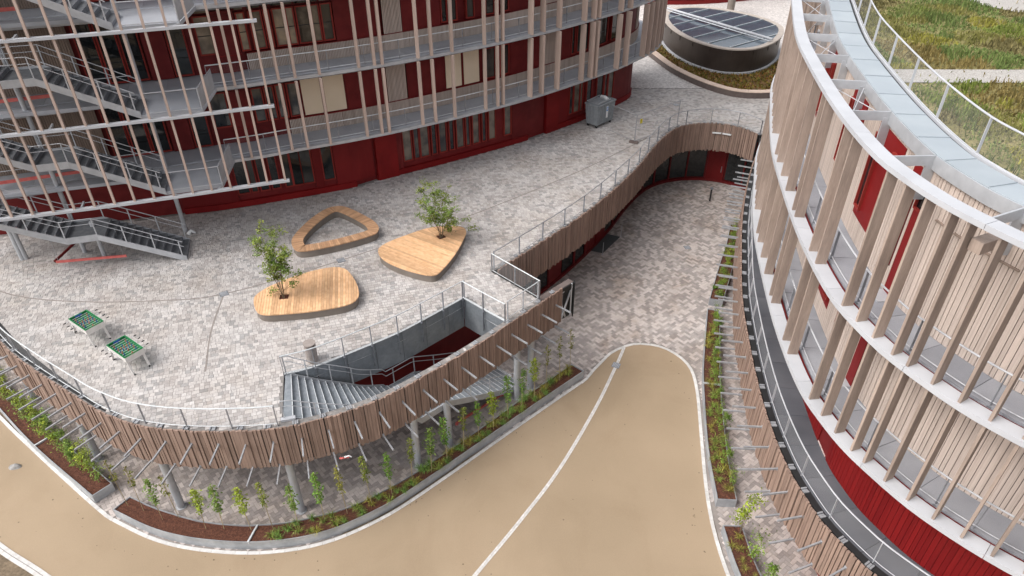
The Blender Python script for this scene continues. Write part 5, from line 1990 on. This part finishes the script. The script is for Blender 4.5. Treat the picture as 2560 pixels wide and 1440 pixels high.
local('notice_print', MB().box((.05, -W / 2 - .037, 1.28), (.18, .01, .30)), 'blue_print', wc)
m = MB()
m.box((.02, -W / 2 - .045, 1.28), (.03, .006, .16))
m.box((.08, -W / 2 - .045, 1.28), (.03, .006, .16))
m.box((.05, -W / 2 - .045, 1.36), (.09, .006, .03))
m.box((.05, -W / 2 - .045, 1.27), (.06, .006, .03))
local('notice_symbol', m, 'paper', wc)
for sx in (-1, 1):
    for sy in (-1, 1):
        w = local('wheel', MB().tube([(sx * (L / 2 - .2), sy * (W / 2 - .2) - .04, .1), (sx * (L / 2 - .2), sy * (W / 2 - .2) + .04, .1)], .10, 14), 'black', wc)
        local('fork', MB().box((sx * (L / 2 - .2), sy * (W / 2 - .2), .19), (.08, .11, .08)), 'galv', w)

# temporary mesh fence
fe = root('mesh_fence', (9.0, 46.3, 0), 'thin temporary mesh fence panel on a block foot near the court', 'fence')
fa, fbb = np.array((8.45, 45.2)), np.array((11.9, 47.9))
fm_ = np.array((6.95, 47.0))
for p in (fa, fbb):
    part('fence_post', MB().tube([(*p, 0), (*p, 2.0)], 0.034, 6), 'galv_mid', fe)
for z in (0.12, 1.98):
    part('fence_rail', MB().tube([(*fa, z), (*fbb, z)], 0.024, 5), 'galv_mid', fe)
    part('fence_rail', MB().tube([(*fm_, z + .05), (*fa, z)], 0.018, 5), 'galv_mid', fe)
m = MB()
m.add([(*fa, .12), (*fbb, .12), (*fbb, 1.98), (*fa, 1.98)], [(0, 1, 2, 3)])
part('wire_net', m, 'net', fe)
part('block_foot', MB().box((fa[0] - .05, fa[1] - .05, .07), (.62, .24, .14), R(-25)), 'stone_dark', fe)
u = (fbb - fa) / np.linalg.norm(fbb - fa)
nn = np.array((u[1], -u[0])) * .02
for s_, w, z, mm in ((.35, .22, 1.45, 'yellow_print'), (1.9, .34, .95, 'paper')):
    p = fa + u * s_ + nn
    q_ = fa + u * (s_ + w) + nn
    part('notice', MB().bar((*p, z), (*q_, z), .008, .32), mm, fe)

bo = root('bollard_light', (14.9, 46.75, ZL), 'thin black bollard standing in the sunken court', 'bollard')
part('post', MB().tube([(14.9, 46.75, ZL), (14.9, 46.75, ZL + 1.0)], .06, 10), 'black', bo)
part('head', MB().box((14.9, 46.75, ZL + 1.06), (.2, .2, .12)), 'galv_dark', bo)
em = thing('entrance_mat', MB().prism([(5.15, 39.85), (6.08, 39.45), (7.5, 41.55), (6.5, 42.0)], ZL + .004, ZL + .03), 'mat_dark', 'dark rectangular grating mat at the court entrance', 'mat')
for x, y, w in ((6.05, 39.3, 'near corner'), (7.55, 41.6, 'far corner')):
    po = root('marker_post', (x, y, ZL), 'thin grey post at the %s of the dark mat' % w, 'post')
    part('post', MB().tube([(x, y, ZL), (x, y, ZL + .95)], .022, 6), 'galv', po)
    part('base', MB().tube([(x, y, ZL), (x, y, ZL + .03)], .06, 8), 'galv', po)


def drain(x, y, z, sz, rz, label):
    rt = root('drain_cover', (x, y, z), label, 'drain cover', 'drain covers')
    part('frame', MB().box((x, y, z + .006), (sz, sz, .014), rz), 'galv_dark', rt)
    for i in range(5):
        f = (i - 2) * sz * .18
        part('grate_bar', MB().bar((x - math.sin(rz) * f - math.cos(rz) * sz * .4, y + math.cos(rz) * f - math.sin(rz) * sz * .4, z + .016),
                                   (x - math.sin(rz) * f + math.cos(rz) * sz * .4, y + math.cos(rz) * f + math.sin(rz) * sz * .4, z + .016), sz * .08, .01), 'galv', rt)


drain(-13.97, 27.44, 0, .40, R(31), 'square drain cover left of the platform with the slim tree')
drain(-8.88, 30.4, 0, .40, R(31), 'square drain cover between the three benches')
drain(12.69, 52.28, 0, .40, R(31), 'square drain cover on the paving before the round pavilion')
drain(11.88, 40.18, ZL + .006, .40, R(15), 'square drain cover in the middle of the sunken court')
drain(5.62, 28.3, ZL + .004, .42, R(65), 'square drain cover on the sett line in the road')
st_ = MB()
rr_ = random.Random(8)
pts = []
for i in range(9):
    a_ = i * .698
    pts.append((-22.8 + .36 * math.cos(a_) * rr_.uniform(.7, 1.1), 21.35 + .2 * math.sin(a_) * rr_.uniform(.7, 1.1)))
vs = [(x, y, ZL) for x, y in pts] + [(-22.8 + (x + 22.8) * .7, 21.35 + (y - 21.35) * .7, ZL + .10 + rr_.uniform(-.02, .03)) for x, y in pts] + [(-22.75, 21.38, ZL + .22)]
fs = [(i, (i + 1) % 9, 9 + (i + 1) % 9, 9 + i) for i in range(9)] + [(9 + i, 9 + (i + 1) % 9, 18) for i in range(9)]
st_.add(vs, fs)
thing('loose_stone', st_, 'rock', 'small grey loose stone lying on the beige road', 'stone')
# shallow drain channels of darker setts in the terrace
for pts_, lab in (([(-27.5, 28.9), (-24.0, 27.3), (-20.5, 26.8), (-17, 26.9), (-13.97, 27.44), (-8.9, 30.4), (-3, 34.6), (4, 40.5), (9.5, 46.0)], 'thin sunken drainage line running past the benches'),
                  ([(-13.97, 27.44), (-13.6, 24.6), (-12.9, 21.9)], 'thin sunken drainage line towards the front railing')):
    Pq = Path(curve(pts_, 0.4))
    thing('drainage_line', wall_box(Pq, 0, Pq.len, -0.035, 0.035, -0.004, 0.0035, 0.5), 'joint', lab, 'drainage line', 'drainage lines')

# ------------------------------------------------------------------ small litter and fittings
dbr = MB()
dr = random.Random(17)
fr_ = inside(ROAD)
k = 0
while k < 90:
    x, y = dr.uniform(-22, 9), dr.uniform(14.5, 29)
    if not fr_(x, y):
        continue
    if dr.random() < 0.6:
        q_ = EDGE.near((x, y))
        ex, ey, ea = EDGE.at(q_, -dr.uniform(0.15, 1.2))
        if fr_(ex, ey):
            x, y = ex, ey
    r_ = dr.uniform(0.012, 0.04)
    n_ = dr.randint(4, 6)
    dbr.prism([(x + r_ * dr.uniform(.6, 1.3) * math.cos(6.283 * i / n_), y + r_ * dr.uniform(.6, 1.3) * math.sin(6.283 * i / n_)) for i in range(n_)], ZL + 0.001, ZL + 0.012)
    k += 1
tag(part('road_litter', dbr, 'earth'), 'scattered dark crumbs of soil on the beige road', None, None, 'stuff')
for i, u in enumerate(((15.0, 48.5), (15.75, 48.3))):
    t = COURT.near(u)
    lm = root('wall_lamp', (*COURT.at(t)[:2], -0.6), '%s short white strip lamp on the slats above the court door' % ('first' if i == 0 else 'second'), 'lamp', 'strip lamps on the court screen')
    part('housing', wall_box(COURT, t - 0.33, t + 0.33, -0.17, -0.09, -0.72, -0.62, 0.3), 'nosing', lm)
    part('lens', wall_box(COURT, t - 0.30, t + 0.30, -0.185, -0.17, -0.71, -0.63, 0.3), 'paper', lm)
sk_ = MB()
sk_.smooth = True
sk_.tube([(-17.75, 33.0, 0.02), (-17.7, 33.02, 0.10), (-17.6, 33.05, 0.22), (-17.5, 33.08, 0.10), (-17.4, 33.1, 0.03)], 0.13, 8, 0.05)
thing('white_sack', sk_, 'paper', 'white plastic sack slumped at the foot of the staircase column', 'sack')
rb = MB()
x, y, a_ = FRONT.at(FRONT.near((-7.0, 19.4)), -0.5)
rb.tube([(x - .18, y, -2.0), (x - .05, y - .05, -1.93), (x + .08, y + .02, -1.98), (x + .2, y - .04, -1.9)], 0.045, 6, 0.02)
rbb = thing('ribbon_knot', rb, 'red_guard', 'red and white ribbon caught on an arm of the slat screen', 'ribbon')
part('white_tail', MB().tube([(x + .02, y - .02, -1.9), (x + .22, y - .02, -1.82), (x + .32, y - .06, -1.86)], 0.035, 5, 0.015), 'paper', rbb)
x, y, a_ = RBAND.at(RBAND.near((11.3, 12.7)), -0.12)
jb = root('junction_box', (x, y, -1.4), 'small white junction box on the walkway slat screen', 'junction box')
part('box', MB().box((x, y, -1.4), (0.16, 0.10, 0.2), a_), 'paper', jb)
part('cover', MB().box((x + math.sin(a_) * .055, y - math.cos(a_) * .055, -1.4), (0.12, 0.012, 0.16), a_), 'white_metal', jb)
